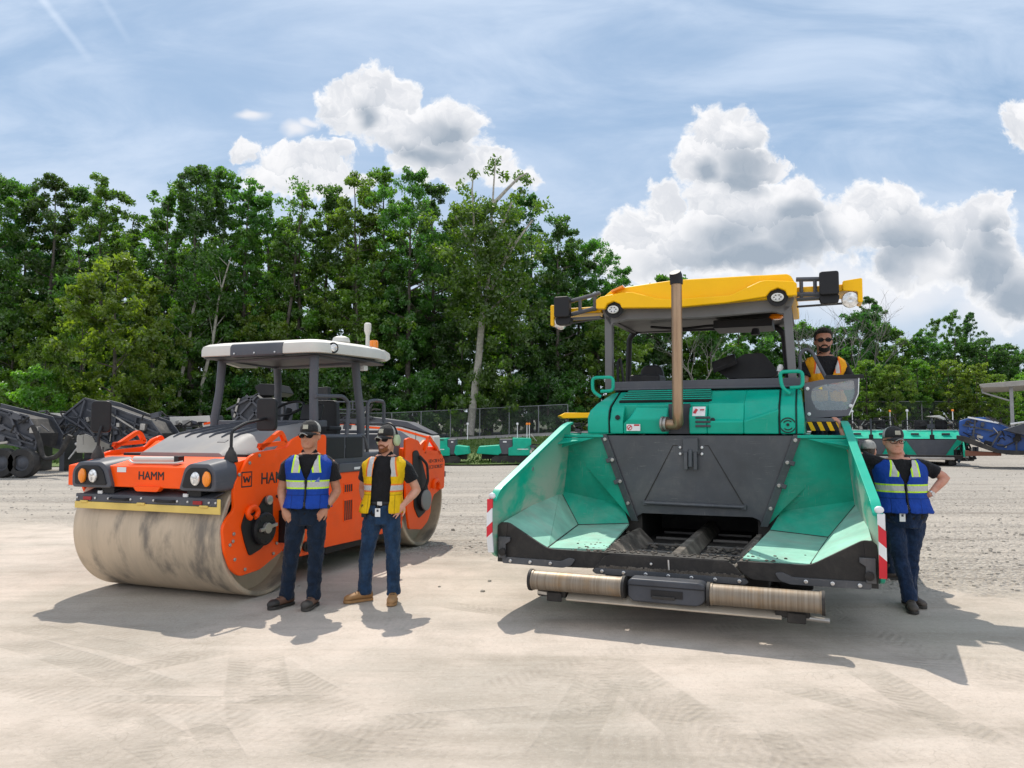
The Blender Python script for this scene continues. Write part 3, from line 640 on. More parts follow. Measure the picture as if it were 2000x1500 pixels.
for x0, x1 in ((PX0,PX1),(-W-PX1,-W-PX0)):
    pl_ = fy if x0 > -1 else fy[:8]+[(.80,1.10),(.45,1.0),(.40,.70),(-.40,.70),(-.50,1.0)]
    m = MB(); m.prism(fillet(pl_,.05,3,True),'x',x0,x1); sp = m.build('side_plate', M['orange'], ro, .006)
    lb = MB(); loopbar(lb, fillet([(-.20,1.525),(.115,1.70),(.16,1.705),(.205,1.67),(.262,1.575),(.23,1.55)],.02,2,True), .045, x0-.004, x1+.004); lb.build('lifting_eye', M['orange'], sp, .004)
    s = 1 if x0 > -1 else -1; xo = x1 if s > 0 else x0
    hb = MB(); hb.prism(fillet([(-.10,1.035),(.02,.985),(.03,.70),(-.03,.60),(-.14,.50),(-.33,.45),(-.40,.60),(-.455,.76),(-.38,.92),(-.30,.86),(-.2,.92)],.04,3,True),'x',xo,xo+.012*s)
    hb.lathe([(.17,0),(.17,.03),(.15,.045)], (xo+.012*s,-.13,.70), (s,0,0), 28)
    for k in range(8): a = k*.785; hb.bolt((xo+.05*s,-.13+.13*math.cos(a),.70+.13*math.sin(a)), (s,0,0), .013)
    hbo = hb.build('hub_recess', M['black'], sp, .004)
    lv = MB(); lv.obox((xo+.075*s,-.12,.715),(.03,.26,.035),(R(8),0,0)); lv.lathe([(.055,0),(.055,.04)],(xo+.055*s,-.14,.71),(s,0,0),14); lv.build('hub_bracket', M['steel'], sp, .005)
    pv_ = MB().lathe([(.05,0),(.05,.03),(.03,.04)],(xo+.01*s,-.06,.985),(s,0,0),16).build('pivot_pin', M['steel'], sp, .004)
    tr = MB(); tr.tube([(xo+.02*s,-.30+.075*math.cos(a),.88+.055*math.sin(a)) for a in [k*math.pi/8 for k in range(-3,12)]], .028, 8); tr.build('tow_ring', M['orange'], sp)
    for (yy,zz) in [(-.49,1.27),(-.345,1.38),(-.20,1.45),(-.60,.60),(-.53,.45),(-.38,.33),(.05,.42),(-.55,.70),(-.56,.63),(.10,.52)]:
        if s > 0: MB().bolt((xo+.002*s,yy,zz),(s,0,0),.018).build('bolt', M['steel'], sp)
    gb = MB(); gb.box(xo+.0*s,xo+.10*s,.13,.30,.52,.86) if s > 0 else gb.box(xo-.10,xo,.13,.30,.52,.86); gb.tube(fillet([(xo+.06*s,.2,.86),(xo+.07*s,.16,.96),(xo+.03*s,.05,1.02)],.05),.018,8); gb.build('hydraulic_motor', M['black'], sp, .01)
text('lettering','HAMM',.165,M['blacktxt'],ro,(PX1+.001,.075,1.205),(R(90),0,R(90)),bold=.0018)
lg = MB()
loopbar(lg, [(-.455,1.295),(-.30,1.295),(-.30,1.14),(-.455,1.14)], .012, PX1-.001, PX1+.002)
for a_, b_ in (((-.425,1.25),(-.405,1.19)),((-.405,1.19),(-.378,1.235)),((-.378,1.235),(-.35,1.19)),((-.35,1.19),(-.33,1.25))): lg.tube([(PX1+.001,*a_),(PX1+.001,*b_)], .009, 6)
lg.build('emblem', M['blacktxt'], ro)
# cross beam above the front drum
m = MB(); m.prism([(-.75,1.135),(-.75,1.345),(-.42,1.405),(-.28,1.43),(.35,1.43),(.35,1.16),(-.3,1.135)],'x',-W-.005,.005); bm_ = m.build('front_beam', M['orange'], ro, .012)
text('lettering','HAMM',.115,M['blacktxt'],ro,(-.81,-.7525,1.252),(R(90),0,0),bold=.0012)
MB().box(-1.26,-1.14,-.754,-.7515,1.285,1.335).build('warning_label', M['decal'], bm_)
MB().prism(fillet([(-1.02,1.15),(-.66,1.15),(-.70,1.10),(-.98,1.10)],.02,2,True),'y',-.78,-.72).build('latch_lip', M['orange'], bm_, .006)
wp = MB(); wp.tube([(-1.17,-.62,1.41),(-.62,-.62,1.415)],.032,10); wp.tube(fillet([(-1.2,-.66,1.40),(-1.12,-.7,1.38),(-.55,-.7,1.385),(-.5,-.66,1.40)],.03),.011,6); wp.build('work_light_bar', M['white'], ro)
wp = MB(); wp.box(-.62,-.56,-.66,-.58,1.39,1.45); wp.build('bar_bracket', M['black'], ro, .006)
# headlight housings
def housing(x0, x1, kl, ka, yb):
    m = MB(); f = lambda k: x0+(x1-x0)*k
    # front outline in x,z ; k=0 outer .. 1 inner
    out = [(0,1.125),(0,1.30),(.16,1.385),(.72,1.385),(.86,1.345),(1.0,1.14),(.93,1.125)]
    fr = [(f(k),-.80,z) for k,z in fillet(out,.06,3,True)]; bk = [(f(k*.93+.0),yb,1.43+(z-1.385)*1.0 if z > 1.2 else z) for k,z in fillet(out,.06,3,True)]
    m.hull(fr,bk); h = m.build('headlight_housing', M['gray'], ro, .018, 3)
    rc = MB(); rc.prism(fillet([(f(.10),1.155),(f(.10),1.30),(f(.24),1.35),(f(.68),1.35),(f(.80),1.30),(f(.90),1.155)],.03,3,True),'y',-.812,-.79); rc.build('lamp_recess', M['black'], h, .006)
    lx, ax = f(kl), f(ka)
    hl = MB(); hl.lathe([(.085,0),(.092,.014),(.085,.022),(.06,.028),(.02,.03)],(lx,-.81,1.245),(0,-1,0),28); hl.v = [(lx+(x-lx)*.58,y,1.245+(z-1.245)*.72) for x,y,z in hl.v]; hl.build('headlight', M['lens'], h)
    for k in range(3): a = k*2.1+.5; MB().obox((lx+.02*math.cos(a),-.842,1.245+.026*math.sin(a)),(.035,.006,.010),(0,-a,0)).build('reflector_rib', M['chrome'], h)
    il = MB(); il.lathe([(.075,0),(.078,.02),(.06,.035),(.02,.04)],(ax,-.81,1.245),(0,-1,0),24); il.v = [(ax+(x-ax)*.55,y,1.245+(z-1.245)*.94) for x,y,z in il.v]; il.build('indicator_light', M['amber'], h)
    return h
housing(-1.83,-1.28,.58,.32,-.40); housing(.035,-.41,.50,.19,-.50)
# scraper bar
m = MB(); m.box(-1.83,.03,-.745,-.70,.975,1.055); m.prism([(-.745,1.055),(-.70,1.055),(-.55,1.10),(-.60,1.10)],'x',-1.75,-.05); sb = m.build('scraper_bar', M['gray'], ro, .006)
MB().box(-1.835,.02,-.752,-.735,.905,.975).build('scraper_strip', M['yellowrub'], sb, .004)
MB().box(.015,.05,-.752,-.735,.905,1.05).build('scraper_end', M['yellowrub'], sb, .004)
for x in (-1.66,-.22): MB().box(x-.055,x+.055,-.757,-.744,.992,1.028).build('reflector', M['redlens'], sb, .003)
for x in (-1.70,-.93,-.14): MB().box(x-.05,x+.05,-.765,-.745,.965,.988).build('strip_clamp', M['yellowrub'], sb, .006)
for x in (-1.22,-.62):
    MB().tube(fillet([(x-.12,-.745,1.015),(x-.1,-.785,1.015),(x+.1,-.785,1.015),(x+.12,-.745,1.015)],.02),.014,8).build('grab_handle', M['black'], sb)
for x in (-1.8,-1.55,-1.37,-1.07,-.93,-.77,-.47,-.34,-.08,0): MB().bolt((x,-.747,1.03 if x in (-.93,) else 1.015),(0,-1,0),.013).build('bolt', M['chrome'], sb)
for x in (-1.45,-.33):
    m = MB(); m.box(x-.05,x+.12,-.72,-.55,1.06,1.13); m.tube([(x+.1,-.7,1.08),(x+.18,-.6,1.12)],.02,8); m.build('spray_nozzle_block', M['black'], ro, .008); MB().box(x-.09,x-.03,-.735,-.68,1.05,1.09).build('spray_valve', M['decal'], ro, .004)
# plate between yoke plates behind beam
MB().box(-W+.02,-.02,-.28,-.22,1.08,1.16).build('rear_scraper', M['black'], ro, .005)
# engine hood
hs = [(-.26,[(-1.50,1.43),(-1.47,1.47),(-.40,1.47),(-.36,1.43)]),(-.10,[(-1.60,1.44),(-1.47,1.545),(-.42,1.545),(-.24,1.44)]),(.16,[(-1.76,1.44),(-1.50,1.655),(-.44,1.655),(-.14,1.46)]),(.62,[(-1.82,1.47),(-1.56,1.735),(-.38,1.735),(-.12,1.48)]),(1.22,[(-1.84,1.50),(-1.62,1.80),(-.32,1.80),(-.10,1.50)])]
m = MB(); m.loft([[(x,y,z) for x,z in fillet(pr,.07,3,True)] for y,pr in hs]); hd = m.build('engine_hood', M['graylt'], ro, smooth=32)
MB().box(-1.80,-.12,-.2,1.24,1.40,1.46).build('hood_seal', M['black'], hd, .01)
for k in range(6):
    x = -1.38+k*.17; m = MB(); m.tube([(x,.10,1.625),(x+.01,.17,1.664),(x+.03,.60,1.737),(x+.05,1.15,1.797)],.02,6,sq=.6); m.build('hood_rib', M['gray'], hd)
m = MB(); m.obox((-.60,.0,1.59),(.11,.012,.06),(R(-62),0,0)); m.build('hood_badge', M['graylt'], hd, .003)
for k in range(9):
    pass
MB().box(-1.75,-.2,1.18,1.36,1.74,1.83).build('dash_bar', M['gray'], ro, .02)
# orange side ledges beside the hood
for x0,x1 in ((-.13,.0),(-W,-1.81)): MB().prism([(-.30,1.42),(.2,1.46),(.38,1.58),(1.0,1.60),(1.0,1.38),(-.30,1.38)],'x',x0,x1).build('hood_ledge', M['orange'], ro, .01)
# middle frame
bf = [(.556,.299),(.783,.298),(1.041,.329),(1.85,.315),(2.9,.32),(2.96,.6),(2.9,1.0),(2.9,1.19),(.98,1.19),(.80,1.02),(.60,.82),(.50,.55)]
m = MB(); m.prism(fillet(bf,.04,3,True),'x',-W+.02,.0); mf = m.build('main_frame', M['orange'], ro, .012)
sl = MB()
for (z0,z1) in ((.945,1.035),(.60,.84)):
    for k in range(4): y = 1.445+k*.045; sl.box(.0,.004,y,y+.024,z0,z1)
sl.build('air_slots', M['black'], mf)
for z0,z1 in ((.93,1.05),(.585,.855)): 
    m = MB(); loopbar(m,[(1.42,z0),(1.63,z0),(1.63,z1),(1.42,z1)],.015,.0,.008); m.build('slot_frame', M['orange'], mf, .003)
MB().lathe([(.055,0),(.06,.03),(.035,.035),(.035,.01)],(0.0,.665,.40),(1,0,0),20).build('tie_down_eye', M['black'], mf)
m = MB(); m.box(-W+.1,-.1,1.2,2.8,.22,.33); m.build('belly_plate', M['black'], ro, .01)
# operator platform
m = MB(); m.prism([(1.0,1.195),(1.0,1.62),(1.10,1.66),(1.9,1.655),(2.0,1.60),(2.02,1.42),(2.6,1.42),(2.75,1.66),(2.95,1.66),(2.95,1.195)],'x',-1.86,-.06); pf = m.build('operator_platform', M['gray'], ro, .03, 3)
m = MB(); m.box(-.16,.02,1.3,2.9,1.19,1.30); m.build('step', M['gray'], pf, .01)
m = MB(); m.box(.02,.028,1.62,1.80,1.215,1.245); m.build('step_light', M['decal'], pf)
m = MB()
for k in range(2): y = 1.12+k*.42; m.box(-.066,-.05,y,y+.39,1.36,1.62)
m.build('side_cover_panel', M['black'], pf, .01)
def seat(x, y, z):
    s = MB(); s.box(x-.24,x+.24,y-.2,y+.25,z,z+.12); c_ = s.build('seat', M['seat'], ro, .04, 3)
    MB().prism(fillet([(x-.23,z+.1),(x+.23,z+.1),(x+.2,z+.62),(x-.2,z+.62)],.06,4,True),'y',y+.22,y+.33).build('backrest', M['seat'], c_, .03, 3)
    for sx in (-.29,.29): MB().box(x+sx-.035,x+sx+.035,y-.1,y+.2,z+.2,z+.26).build('armrest', M['seat'], c_, .02)
    return c_
seat(-.97,2.15,1.50)
m = MB(); m.tube([(-.97,1.45,1.66),(-.97,1.62,1.98)],.04,10); m.build('steering_column', M['black'], ro)
m = MB(); m.tube([(-.97+.19*math.cos(a),1.62+.19*math.sin(a)*.85,1.99+.19*math.sin(a)*.5) for a in [k*math.pi/10 for k in range(20)]],.017,8,closed=True); m.build('steering_wheel', M['black'], ro)
m = MB(); m.obox((-.55,1.52,1.93),(.3,.06,.22),(R(-20),0,0)); m.build('control_display', M['black'], ro, .02)
# canopy posts
posts = [((-.13,.98,1.64),(-.135,.98,1.85),(-.16,1.0,2.2),(-.17,1.02,2.64)),((-.16,2.06,1.5),(-.17,2.06,1.9),(-.21,2.03,2.3),(-.23,2.0,2.64)),((-1.81,1.20,1.60),(-1.80,1.19,1.85),(-1.76,1.22,2.2),(-1.74,1.24,2.64)),((-1.78,2.4,1.5),(-1.77,2.4,1.9),(-1.73,2.36,2.3),(-1.71,2.3,2.64))]
for q in posts: MB().tube(q,[.056,.058,.056,.06],12,sq=.8).build('canopy_post', M['gray'], ro)
m = MB()
m.tube(fillet([(-.2,1.02,2.56),(-.2,1.02,2.6),(-1.72,1.24,2.6),(-1.72,1.24,2.56)],.05),.03,8); m.tube([(-.22,2.0,2.6),(-1.7,2.3,2.6)],.03,8); m.tube([(-.18,1.0,2.605),(-.22,2.0,2.615)],.03,8); m.tube([(-1.73,1.24,2.605),(-1.7,2.3,2.605)],.03,8); m.build('canopy_frame', M['gray'], ro)
# canopy shell
cnt = fillet([(-1.76,.85),(-.06,.85),(.02,1.05),(.02,2.2),(-.10,2.62),(-1.68,2.62),(-1.80,2.2),(-1.80,1.05)],.12,4,True)
def sc(k, z, dx=0): return [(-.89+(x+.89)*k, 1.72+(y-1.72)*k, z(x,y) if callable(z) else z) for x,y in cnt]
tilt = lambda z0: (lambda x,y: z0+.05*(y-.85)/1.8)
m = MB(); m.loft([sc(.97,tilt(2.615)),sc(1.0,tilt(2.625)),sc(1.0,tilt(2.70)),sc(.985,tilt(2.745)),sc(.93,tilt(2.775)),sc(.8,tilt(2.80)),sc(.4,tilt(2.82))]); cs = m.build('canopy_roof', M['white'], ro, smooth=28)
m = MB(); m.prism([(.838,2.618),(.838,2.715),(.862,2.755),(.95,2.783),(.95,2.60),(.86,2.60)],'x',-1.27,-.50); m.build('canopy_front_panel', M['gray'], cs, .008)
MB().loft([sc(.975,2.60),sc(.975,2.618)]).build('canopy_underside', M['black'], cs)
for x in (-1.2,-.9,-.6): MB().bolt((x,.837,2.64),(0,-1,0),.012).build('bolt', M['chrome'], cs)
# rear drip lip of the canopy
m = MB(); m.prism([(2.3,2.64),(2.62,2.66),(2.72,2.70),(2.70,2.78),(2.55,2.815),(2.3,2.80)],'x',-1.6,-.1); m.build('canopy_rear_lip', M['white'], cs, .02, 3)
m = MB(); m.prism([(1.2,2.615),(1.8,2.615),(1.9,2.56),(1.55,2.535),(1.3,2.57)],'x',-1.76,-1.70); m.build('canopy_side_skirt', M['white'], cs, .006)
m = MB(); m.lathe([(.062,0),(.068,.02),(.066,.03)],(.0,1.14,2.695),(.9,-.42,0),20); m.build('speaker_ring', M['black'], cs); MB().lathe([(.048,.0),(.046,.036),(.02,.04)],(.0,1.14,2.695),(.9,-.42,0),18).build('work_light', M['lens'], cs)
MB().lathe([(.0,0),(.10,0),(.115,.02),(.10,.07),(.06,.09),(.01,.095)],(-.25,1.70,2.82),(0,0,1),24).build('positioning_receiver', M['white'], cs)
MB().lathe([(.05,0),(.062,.01),(.062,.1),(.05,.115),(.01,.118)],(-.2,2.42,2.82),(0,0,1),20).build('beacon_light', M['amber'], cs)
m = MB(); m.lathe([(.05,0),(.028,.02),(.026,.18),(.04,.22),(.048,.24),(.048,.33),(.03,.35)],(-.2,2.26,2.81),(0,0,1),16); m.build('antenna', M['white'], cs)
MB().box(-.25,-.15,2.1,2.2,2.50,2.57).build('roof_lamp', M['decal'], cs, .01)
# handrails and mirrors
m = MB(); m.tube(fillet([(-.10,.95,2.11),(-.08,1.5,2.13),(-.08,1.64,2.05),(-.08,1.58,1.52),(-.08,1.40,1.41)],.1),.026,8); m.build('handrail', M['gray'], ro)
m = MB(); m.tube(fillet([(-.12,2.15,1.42),(-.12,2.15,2.08),(-.12,2.32,2.11),(-.12,2.57,2.10),(-.12,2.58,1.5)],.06),.024,8); m.tube([(-.12,2.16,1.8),(-.12,2.57,1.8)],.016,8); m.build('handrail', M['gray'], ro)
m = MB(); m.tube(fillet([(-1.78,2.15,1.42),(-1.78,2.15,2.08),(-1.78,2.57,2.10),(-1.78,2.58,1.5)],.06),.024,8); m.build('handrail', M['gray'], ro)
m = MB(); m.tube(fillet([(-.10,1.88,1.64),(-.10,2.03,1.64),(-.10,2.14,1.45)],.05),.022,8); m.build('grab_rail', M['gray'], ro)
def mirror(x, y, z0, z1, arm, w):
    m = MB(); m.tube(fillet(arm,.05),.016,8); a = m.build('mirror_arm', M['black'], ro)
    m = MB(); m.lathe([(.07,0),(.06,.05),(.045,.09),(.03,.11),(.02,.14)],arm[0],(0,0,1),14); m.build('arm_boot', M['rubber'], a)
    m = MB(); pl = fillet([(-w/2,z0),(w/2,z0),(w/2,z1),(-w/2,z1)],.05,4,True); m.prism(pl,'y',0,.05); h = m.build('mirror', M['black'], ro, .018, 3); h.location = (x,y,0); 
    g_ = MB().prism([(k[0]*.86,(k[1]-(z0+z1)/2)*.9+(z0+z1)/2) for k in pl],'y',.052,.056).build('mirror_glass', M['mirrorglass'], h); return h
mirror(-.06,.02,1.70,2.05,[(-.05,-.50,1.40),(-.05,-.50,1.70),(-.05,-.30,1.78),(-.06,.02,1.83)],.25)
mh = mirror(-1.90,-.42,1.68,2.03,[(-1.86,-.47,1.40),(-1.86,-.47,1.66),(-1.88,-.42,1.75)],.2); mh.rotation_euler = (0,0,R(35))
# rear yoke
ry = [(2.90,1.58),(3.05,1.60),(3.30,1.55),(3.42,1.42),(3.50,1.38),(3.72,1.38),(3.95,1.36),(4.06,1.34),(4.185,1.22),(4.165,.80),(4.0,.78),(3.80,.72),(3.72,.60),(3.70,.46),(3.60,.34),(3.407,.25),(3.03,.30),(2.95,.6),(2.90,1.0)]
for x0,x1 in ((PX0,PX1),(-W-PX1,-W-PX0)):
    s = 1 if x0 > -1 else -1; xo = x1 if s > 0 else x0
    m = MB(); m.prism(fillet(ry,.04,3,True),'x',x0,x1); sp = m.build('side_plate', M['orange'], ro, .006)
    lb = MB(); loopbar(lb, fillet([(3.48,1.36),(3.62,1.62),(3.66,1.62),(3.92,1.45),(4.04,1.33)],.02,2,True), .05, x0-.004, x1+.004); lb.build('lifting_eye', M['orange'], sp, .004)
    h = MB(); h.prism(fillet([(3.10,1.40),(3.25,1.42),(3.42,1.20),(3.55,.95),(3.62,.72),(3.52,.5),(3.30,.42),(3.15,.6),(3.12,1.0)],.05,3,True),'x',xo,xo+.012*s); h.lathe([(.16,0),(.16,.05)],(xo+.01*s,3.42,.68),(s,0,0),26); h.build('hub_recess', M['black'], sp, .004)
    MB().lathe([(.15,0),(.15,.02),(.12,.03)],(xo+.06*s,3.42,.68),(s,0,0),26).build('hub_disc', M['graylt'], sp)
    MB().tube(fillet([(xo+.02*s,3.3,1.32),(xo+.08*s,3.42,1.2),(xo+.08*s,3.45,.95),(xo+.04*s,3.38,.8)],.06),.02,8).build('hydraulic_hose', M['rubber'], sp)
    m = MB(); m.tube([(xo+.02*s,3.85+.1*math.cos(a),.86+.08*math.sin(a)) for a in [k*math.pi/8 for k in range(-2,10)]],.03,8); m.build('tow_ring', M['orange'], sp)
text('lettering','HD+120i V-O S',.075,M['blacktxt'],ro,(PX1+.001,3.87,1.235),(R(90),0,R(90)),bold=0)
text('lettering','ECO ROBUST',.075,M['blacktxt'],ro,(PX1+.001,3.87,1.145),(R(90),0,R(90)),bold=0)
m = MB(); m.prism([(2.9,1.3),(2.9,1.45),(4.0,1.45),(4.18,1.25),(4.18,1.12),(3.0,1.12)],'x',-W,.0); m.build('rear_beam', M['orange'], ro, .012)
m = MB(); m.hull([(-1.8,2.8,1.42),(-.12,2.8,1.42),(-.12,3.95,1.42),(-1.8,3.95,1.42)],[(-1.6,2.86,1.72),(-.3,2.86,1.72),(-.4,3.55,1.70),(-1.5,3.55,1.70)]); m.build('rear_hood', M['gray'], ro, .05, 4)
m = MB(); m.prism([(3.25,1.42),(3.55,1.56),(3.6,1.5),(3.4,1.35)],'x',-.02,.02); m.build('rear_mudguard', M['orange'], ro, .008)
m = MB(); m.box(-1.83,.03,4.2,4.25,.97,1.06); m.build('scraper_bar', M['gray'], ro, .006)
# ------------------------------------------------------------------ asphalt paver, seen from its hopper end (local: x right, y backwards, z up)
pv = thing('asphalt_paver', 'large green asphalt paver with open hopper and long yellow roof', 'paver', (1.3892,6.605,0), R(-22))
M['hopgreen'] = paint('worn_hopper_green', (.004,.36,.24), .55, dust=.4, scratch=.4, var=.25, dscale=1.6, vscale=2.5)
M['hopfloor'] = paint('dusty_hopper_floor', (.24,.50,.39), .78, dust=.55, scratch=.35, var=.2, dscale=2.2)
hw, b, p = newmat('scuffed_hopper_wall')
co = b.n('ShaderNodeTexCoord').outputs['Object']; q = b.sep(co)
n1 = b.noise(b.mapping(co, scale=(1,1.,2.4)), 1.3, 8, .68, .5); n2 = b.noise(co, 3., 7, .7, .6); low = b.ramp(b.math('ADD', q[2], b.math('MULTIPLY', q[1], -.32)), 1.35, .6)
d_ = b.math('MULTIPLY', b.ramp(n1, .36, .58), b.math('MULTIPLY_ADD', low, .75, .18), clamp=True)
c = b.mix(d_, (.003,.40,.26,1), (.42,.46,.37,1)); c = b.mix(b.math('MULTIPLY', b.ramp(n2, .6, .72), b.math('MULTIPLY', low, .5)), c, (.05,.06,.05,1))
b.t.links.new(c, p.inputs['Base Color']); b.t.links.new(b.math('MULTIPLY_ADD', d_, .4, .35), p.inputs['Roughness']); M['hopwall'] = hw
M['apron'] = paint('black_rubber_apron', (.016,.014,.013), .7, dust=.16, bump=.2, dscale=5)
M['paledust'] = paint('dust_caked_plate', (.52,.45,.36), .9, dust=.3, var=.15)
M['steelplate'] = paint('scuffed_steel_plate', (.075,.08,.09), .42, metal=.25, dust=.35, var=.2, vscale=2., scratch=.35)
M['conveyor'] = paint('worn_conveyor_steel', (.15,.14,.13), .55, metal=.4, dust=.5, var=.3)
M['aspcrust'] = paint('asphalt_crust', (.10,.085,.07), .9, dust=.55, var=.5, bump=1., bscale=40, dscale=6)
ex, b, p = newmat('heat_tinted_steel'); co = b.n('ShaderNodeTexCoord').outputs['Object']; n1 = b.noise(b.mapping(co, scale=(6,6,.6)), 2., 5, .6)
b.t.links.new(b.mix(b.ramp(n1,.35,.65), (.40,.27,.17,1), (.29,.18,.11,1)), p.inputs['Base Color']); p.inputs['Metallic'].default_value = .75; p.inputs['Roughness'].default_value = .36; M['copper'] = ex
rl, b, p = newmat('rusty_push_roller'); co = b.n('ShaderNodeTexCoord').outputs['Object']
n1 = b.noise(b.mapping(co, scale=(70,1.,1.)), 1., 5, .6); n2 = b.noise(co, 5., 5, .6)
c = b.mix(b.ramp(n1,.35,.62), (.27,.225,.175,1), (.20,.155,.11,1)); c = b.mix(b.math('MULTIPLY', b.ramp(n2,.48,.72), .5), c, (.34,.20,.08,1))
b.t.links.new(c, p.inputs['Base Color']); p.inputs['Metallic'].default_value = .4; p.inputs['Roughness'].default_value = .5; M['roller'] = rl

def wx(y, z): return 1.685-.05*max(0,y)/1.8-.13*max(0,(z-.9))/.9
for s in (-1,1):
    T = lambda pts: [(s*x,y,z) for x,y,z in pts]
    wo = fillet([(1.82,1.80),(1.62,1.765),(-.06,1.145),(-.14,1.06),(-.16,.65),(-.04,.51),(.22,.45),(1.85,.50)],.09,4,True)
    m = MB(); m.hull(T([(wx(y,z)-.035,y,z) for y,z in wo]), T([(wx(y,z),y,z) for y,z in wo])); w = m.build('hopper_wing', M['hopwall'], pv, .006)
    # rim flange along the top edge
    rim = [(wx(y,z)-.0175,y,z) for y,z in fillet([(1.80,1.80),(1.62,1.77),(-.06,1.145),(-.14,1.06)],.09,4)]
    m = MB(); m.loft([[(s*(x-.045),y,z+.004),(s*(x+.03),y,z+.004),(s*(x+.03),y,z-.02),(s*(x-.045),y,z-.02)] for x,y,z in rim]); m.build('wing_rim', M['green'], w, .004)
    A=(1.60,.03,.825); B_=(1.14,.02,.605); Cc=(.60,.07,.612); D=(.74,1.60,.66); E_=(1.30,1.50,.63); G=(.86,1.80,.86); Hh=(1.62,1.80,1.0)
    f = MB(); f.slab(T([Cc,B_,E_,D]),.02); f.build('wing_floor', M['hopfloor'], w, .003)
    f = MB(); f.slab(T([B_,A,Hh]),.016); f.slab(T([B_,Hh,E_]),.016); f.build('wing_side_slope', M['hopfloor'], w)
    f = MB(); f.slab(T([D,E_,Hh]),.015); f.slab(T([D,Hh,G]),.015); f.build('wing_back_slope', M['hopgreen'], w)
    f = MB(); f.slab(T([(1.03,1.66,1.645),(.72,1.66,.72),G,Hh,(1.60,1.82,1.63)]),.03); f.build('wing_back_panel', M['hopgreen'], w)
    f = MB(); f.slab(T([(1.03,1.60,1.642),(1.56,1.60,1.642),(1.56,1.9,1.642),(1.03,1.9,1.642)]),.03); f.prism([(s*1.54,1.62),(s*1.54,1.50),(s*1.12,1.62)],'y',1.56,1.585); f.slab(T([(1.54,1.57,1.60),(1.2,1.60,1.60),(1.54,1.40,1.55)]),.015); f.build('wing_top_ledge', M['green'], w, .004)
    # weld seams, black mastic along the folds
    f = MB(); 
    for a_, b_ in ((B_,E_),(E_,Hh),(E_,D),(Hh,G)): 
        a_ = Vector(a_)+Vector((0,0,.012)); b_ = Vector(b_)+Vector((0,0,.012)); f.tube(T([a_,b_]),.007,5)
    f.build('fold_seam', M['apron'], w)
    # rubber strip along the rear plate with bolts
    f = MB(); st = [(1.075,1.63,1.66),(.99,1.60,1.66),(.645,1.635,.70),(.72,1.64,.70)]; f.slab(T(st),.022); k = f.build('sealing_strip', M['steelplate'], w, .003)
    for t_ in (.06,.3,.55,.8):
        c_ = Vector((1.03,1.615,1.66)).lerp(Vector((.685,1.63,.70)), t_); MB().bolt((s*c_.x,c_.y-.012,c_.z),(0,-1,0),.022,.016).build('bolt', M['steel'], k)
        if t_ in (.3,.55): MB().obox((s*(c_.x+.03),c_.y-.004,c_.z),(.09,.03,.05),(0,s*.35,0)).build('strip_clamp', M['steelplate'], k, .008)
    # front apron rubber of the wing
    fa = [(1.60,.83),(1.53,.832),(1.16,.622),(1.10,.608),(.55,.606),(.60,.50),(.68,.46),(.95,.452),(1.58,.455)]
    f = MB(); f.prism([(s*x,z) for x,z in fillet(fa,.03,3,True)],'y',-.02,.015); f.prism([(s*x,z) for x,z in [(1.535,.832),(1.60,.832),(1.635,.80),(1.635,.46),(1.56,.46)]],'y',-.03,.0); ap = f.build('wing_apron', M['apron'], w, .004)
    f = MB(); f.prism([(s*x,z) for x,z in fillet([(1.585,.45),(.98,.445),(.90,.47),(.86,.53),(.92,.54),(1.0,.505),(1.585,.51)],.02,3,True)],'y',-.034,-.018); k = f.build('apron_strip', M['steelplate'], ap, .003)
    for x in (1.5,1.3,1.1): MB().bolt((s*x,-.036,.478),(0,-1,0),.017).build('bolt', M['chrome'], k)
    f = MB(); f.box(*sorted((s*1.545,s*1.62)),-.05,-.03,.50,.70); f.prism([(s*1.50,.70),(s*1.56,.70),(s*1.56,.62),(s*1.50,.66)],'y',-.05,-.03); f.build('latch_plate', M['steelplate'], ap, .006)
    MB().lathe([(.035,0),(.035,.03),(.02,.035)],(s*1.57,-.05,.56),(0,-1,0),14).build('latch_pin', M['apron'], ap)
    f = MB(); f.tube([(s*.93,.06,.515),(s*.66,.06,.50)],.04,14); f.tube([(s*.97,.06,.517),(s*.60,.06,.50)],.02,10); f.build('wing_cylinder', M['green'], w)
    # red and white edge marking
    zz = [1.06,.93,.80,.70,.56]
    for i in range(4):
        z1, z0 = zz[i], zz[i+1]; sl = .05
        y_ = lambda z: -.145 if z > .62 else -.145+.06*(.62-z)/.1
        xo = wx(-.1,z0)+.004; xi = xo-.055
        f = MB(); f.hull([(s*xi,y_(z1)-.022,z1+sl*(i>0)),(s*xo,y_(z1)-.022,z1),(s*xo,y_(z0)-.022,z0),(s*xi,y_(z0)-.022,z0+sl*(i<3))],[(s*xi,y_(z1)-.005,z1+sl*(i>0)),(s*xo,y_(z1)+.06,z1),(s*xo,y_(z0)+.06,z0),(s*xi,y_(z0)-.005,z0+sl*(i<3))])
        f.build('edge_marking', M['reflred'] if (i+(s>0))%2 == 0 else M['reflwhite'], w)
    MB().ball((s*(wx(0,1.1)-.01),-.135,1.09),(.035,.02,.03)).build('edge_cap', M['reflwhite'], w)
    # small bolt on the wall
    MB().bolt((s*(wx(.75,1.30)-.036),.75,1.30),(-s,0,0),.025).build('bolt', M['chrome'], w)
